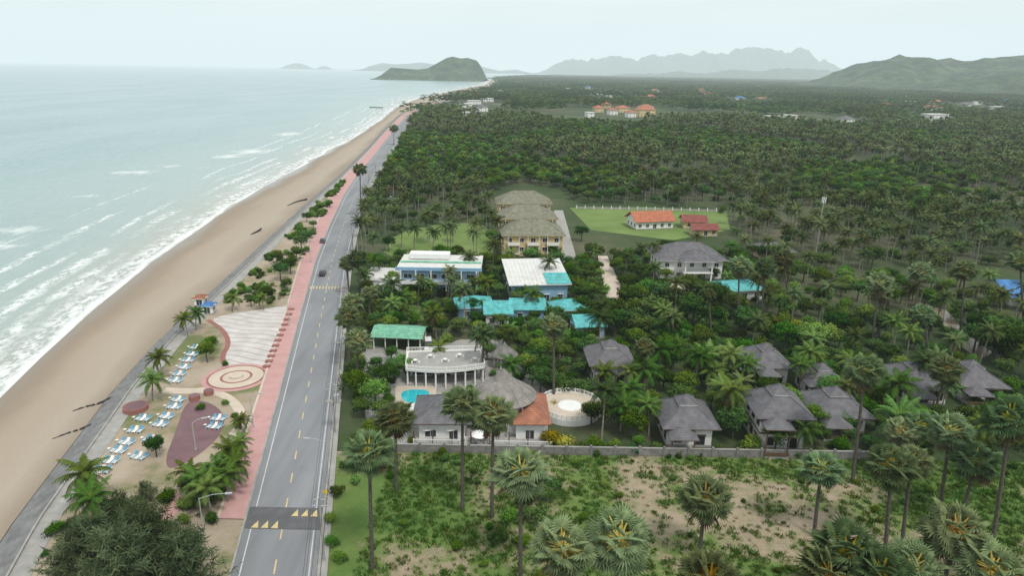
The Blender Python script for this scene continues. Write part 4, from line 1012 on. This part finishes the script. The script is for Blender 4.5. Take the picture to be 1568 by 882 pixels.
# ---------------------------------------------------------------- hills and mountains
def ridge(name,prof,yd,W,rough=.25,zb=-4,seed=0,step=3.,pw_=1.25,jag=0.):
    pr=sorted(prof); xs=np.arange(pr[0][0],pr[-1][0]+.01,step); py=np.interp(xs,[p[0] for p in pr],[p[1] for p in pr]); m=14; vs=[]
    for px,yy in zip(xs,py):
        if jag: yy=yy-jag*noise.fractal(V((px*.11,seed,1.)),.9,2.1,5)*min(1,(px-pr[0][0])/20,(pr[-1][0]-px)/20)
        c=Pd(px,yy,yd); hc=max(c.z,1.)
        for j in range(-m,m+1):
            t=j/m; s=abs(t); h=hc*(1-s**pw_); wx=c.x+W*.25*t*noise.noise(V((px*.02,seed,t)))
            nz=noise.fractal(V((c.x/W*2.2+seed,t*2.,seed)),1.,2.1,6)
            h+=nz*hc*rough*4*s*(1-s)-(abs(noise.noise(V((c.x/W*5+seed,t*.8,3.))))*hc*rough*1.6*s*(1-s)*2)
            vs.append((wx,yd+W*t,max(h,zb) if s<.999 else zb))
    n=2*m+1; mb=MB(); mb.add(vs,[(i*n+j,(i+1)*n+j,(i+1)*n+j+1,i*n+j+1)[::-1] for i in range(len(xs)-1) for j in range(n-1)],'hill')
    return mb.obj(name,smooth=True)
ridge('headland_hill',[(588,119),(593,108),(598,103),(612,104),(640,106),(655,104),(668,97),(684,88),(693,86),(706,89),(716,88),(730,92),(736,100),(742,112),(746,121)],4300,260,seed=1.3,step=1.5)
ridge('green_hill',[(1245,135),(1290,118),(1310,108),(1345,97),(1385,91),(1405,87),(1425,88),(1447,98),(1475,97),(1500,91),(1530,88),(1568,84),(1620,78),(1700,88),(1800,80),(1900,100),(2000,130)],3700,800,rough=.5,seed=4.1,jag=1.)
ridge('green_hill',[(1400,142),(1440,130),(1490,121),(1530,114),(1580,110),(1680,114),(1800,132)],2900,380,rough=.5,seed=8.1,jag=1.)
ridge('distant_mountains',[(830,115),(842,103),(850,98),(860,93),(868,90),(875,92),(890,91),(898,94),(905,87),(918,91),(925,89),(940,84),(955,88),(975,92),(990,86),(1000,82),(1012,87),(1025,84),(1040,80),(1060,85),(1075,78),(1085,80),(1095,84),(1105,79),(1115,83),(1125,75),(1140,73),(1152,71),(1165,76),(1175,72),(1190,76),(1200,79),(1212,81),(1218,75),(1226,71),(1232,82),(1238,88),(1245,93),(1255,95),(1262,90),(1270,97),(1285,103),(1300,108),(1330,118)],17000,1900,rough=.35,seed=2.2,step=1.5,jag=3.)
ridge('distant_mountains',[(925,119),(960,112),(1000,113),(1040,109),(1080,112),(1120,106),(1160,109),(1200,104),(1240,105),(1270,108),(1310,114),(1350,122)],11000,1000,seed=5.5,jag=2.)
ridge('distant_hills',[(550,108),(565,101),(585,96),(605,98),(625,97),(645,95),(665,98),(700,100),(740,102),(765,108),(790,106),(820,113)],16000,900,seed=6.6)
ridge('distant_island',[(434,104),(440,99),(452,96),(462,97),(472,101),(478,104)],19000,500,seed=7.6,step=1.5)
ridge('distant_island',[(486,104.5),(492,101),(500,100.5),(508,105)],19000,400,seed=9.6,step=1.5)
# ---------------------------------------------------------------- light haze over the whole bay
m,nt,nd,lk=newmat('air_haze'); ab=N(nt,'ShaderNodeVolumeAbsorption'); ab.inputs[0].default_value=(0,0,0,1); KH=7.2e-5; ab.inputs[1].default_value=KH
em=N(nt,'ShaderNodeEmission'); em.inputs[0].default_value=(.77,.90,.93,1); em.inputs[1].default_value=KH
ad=N(nt,'ShaderNodeAddShader'); o=N(nt,'ShaderNodeOutputMaterial'); lk.new(ab.outputs[0],ad.inputs[0]); lk.new(em.outputs[0],ad.inputs[1]); lk.new(ad.outputs[0],o.inputs['Volume'])
MT['haze']=m; mb=MB(); mb.box(-60000,60000,-2000,60000,-30,1600,'haze'); mb.obj('sky_haze')
# ---------------------------------------------------------------- world, sun, camera
w=bpy.data.worlds.new('World'); sc.world=w; w.use_nodes=True; nt=w.node_tree
for n_ in list(nt.nodes): nt.nodes.remove(n_)
sky=N(nt,'ShaderNodeTexSky'); sky.sky_type='NISHITA'; sky.sun_disc=False; SE=radians(58); SR=radians(150)
sky.sun_elevation=SE; sky.sun_rotation=SR; sky.dust_density=3.
tc=N(nt,'ShaderNodeTexCoord'); mp=N(nt,'ShaderNodeMapping'); mp.inputs['Scale'].default_value=(1.2,1.2,7.); nt.links.new(tc.outputs['Generated'],mp.inputs[0])
cn_=noi(nt,2.2,7,mp.outputs[0],.6); cr=ramp(nt,[(.38,(.80,.80,.80)),(.60,(1,1,1))],cn_)
col=mixc(nt,cr.outputs[0],sky.outputs[0],(8.0,8.35,8.3))
bg=N(nt,'ShaderNodeBackground'); bg.inputs[1].default_value=.12; nt.links.new(col,bg.inputs[0]); ow=N(nt,'ShaderNodeOutputWorld'); nt.links.new(bg.outputs[0],ow.inputs[0])
sl=bpy.data.lights.new('sun','SUN'); sl.energy=2.4; sl.angle=radians(10); sl.color=(1,.96,.9); so_=bpy.data.objects.new('sun',sl); sc.collection.objects.link(so_)
dv=V((sin(SR)*cos(SE),cos(SR)*cos(SE),sin(SE))); so_.rotation_euler=dv.to_track_quat('Z','Y').to_euler()
cam=bpy.data.cameras.new('camera'); cam.lens=36*F/1568; cam.sensor_width=36; cam.clip_end=120000; cam.clip_start=.5
co=bpy.data.objects.new('camera',cam); sc.collection.objects.link(co); co.location=(0,0,H); co.rotation_euler=R.to_euler(); sc.camera=co
sc.view_settings.view_transform='Standard'; sc.view_settings.look='None'; sc.view_settings.exposure=0
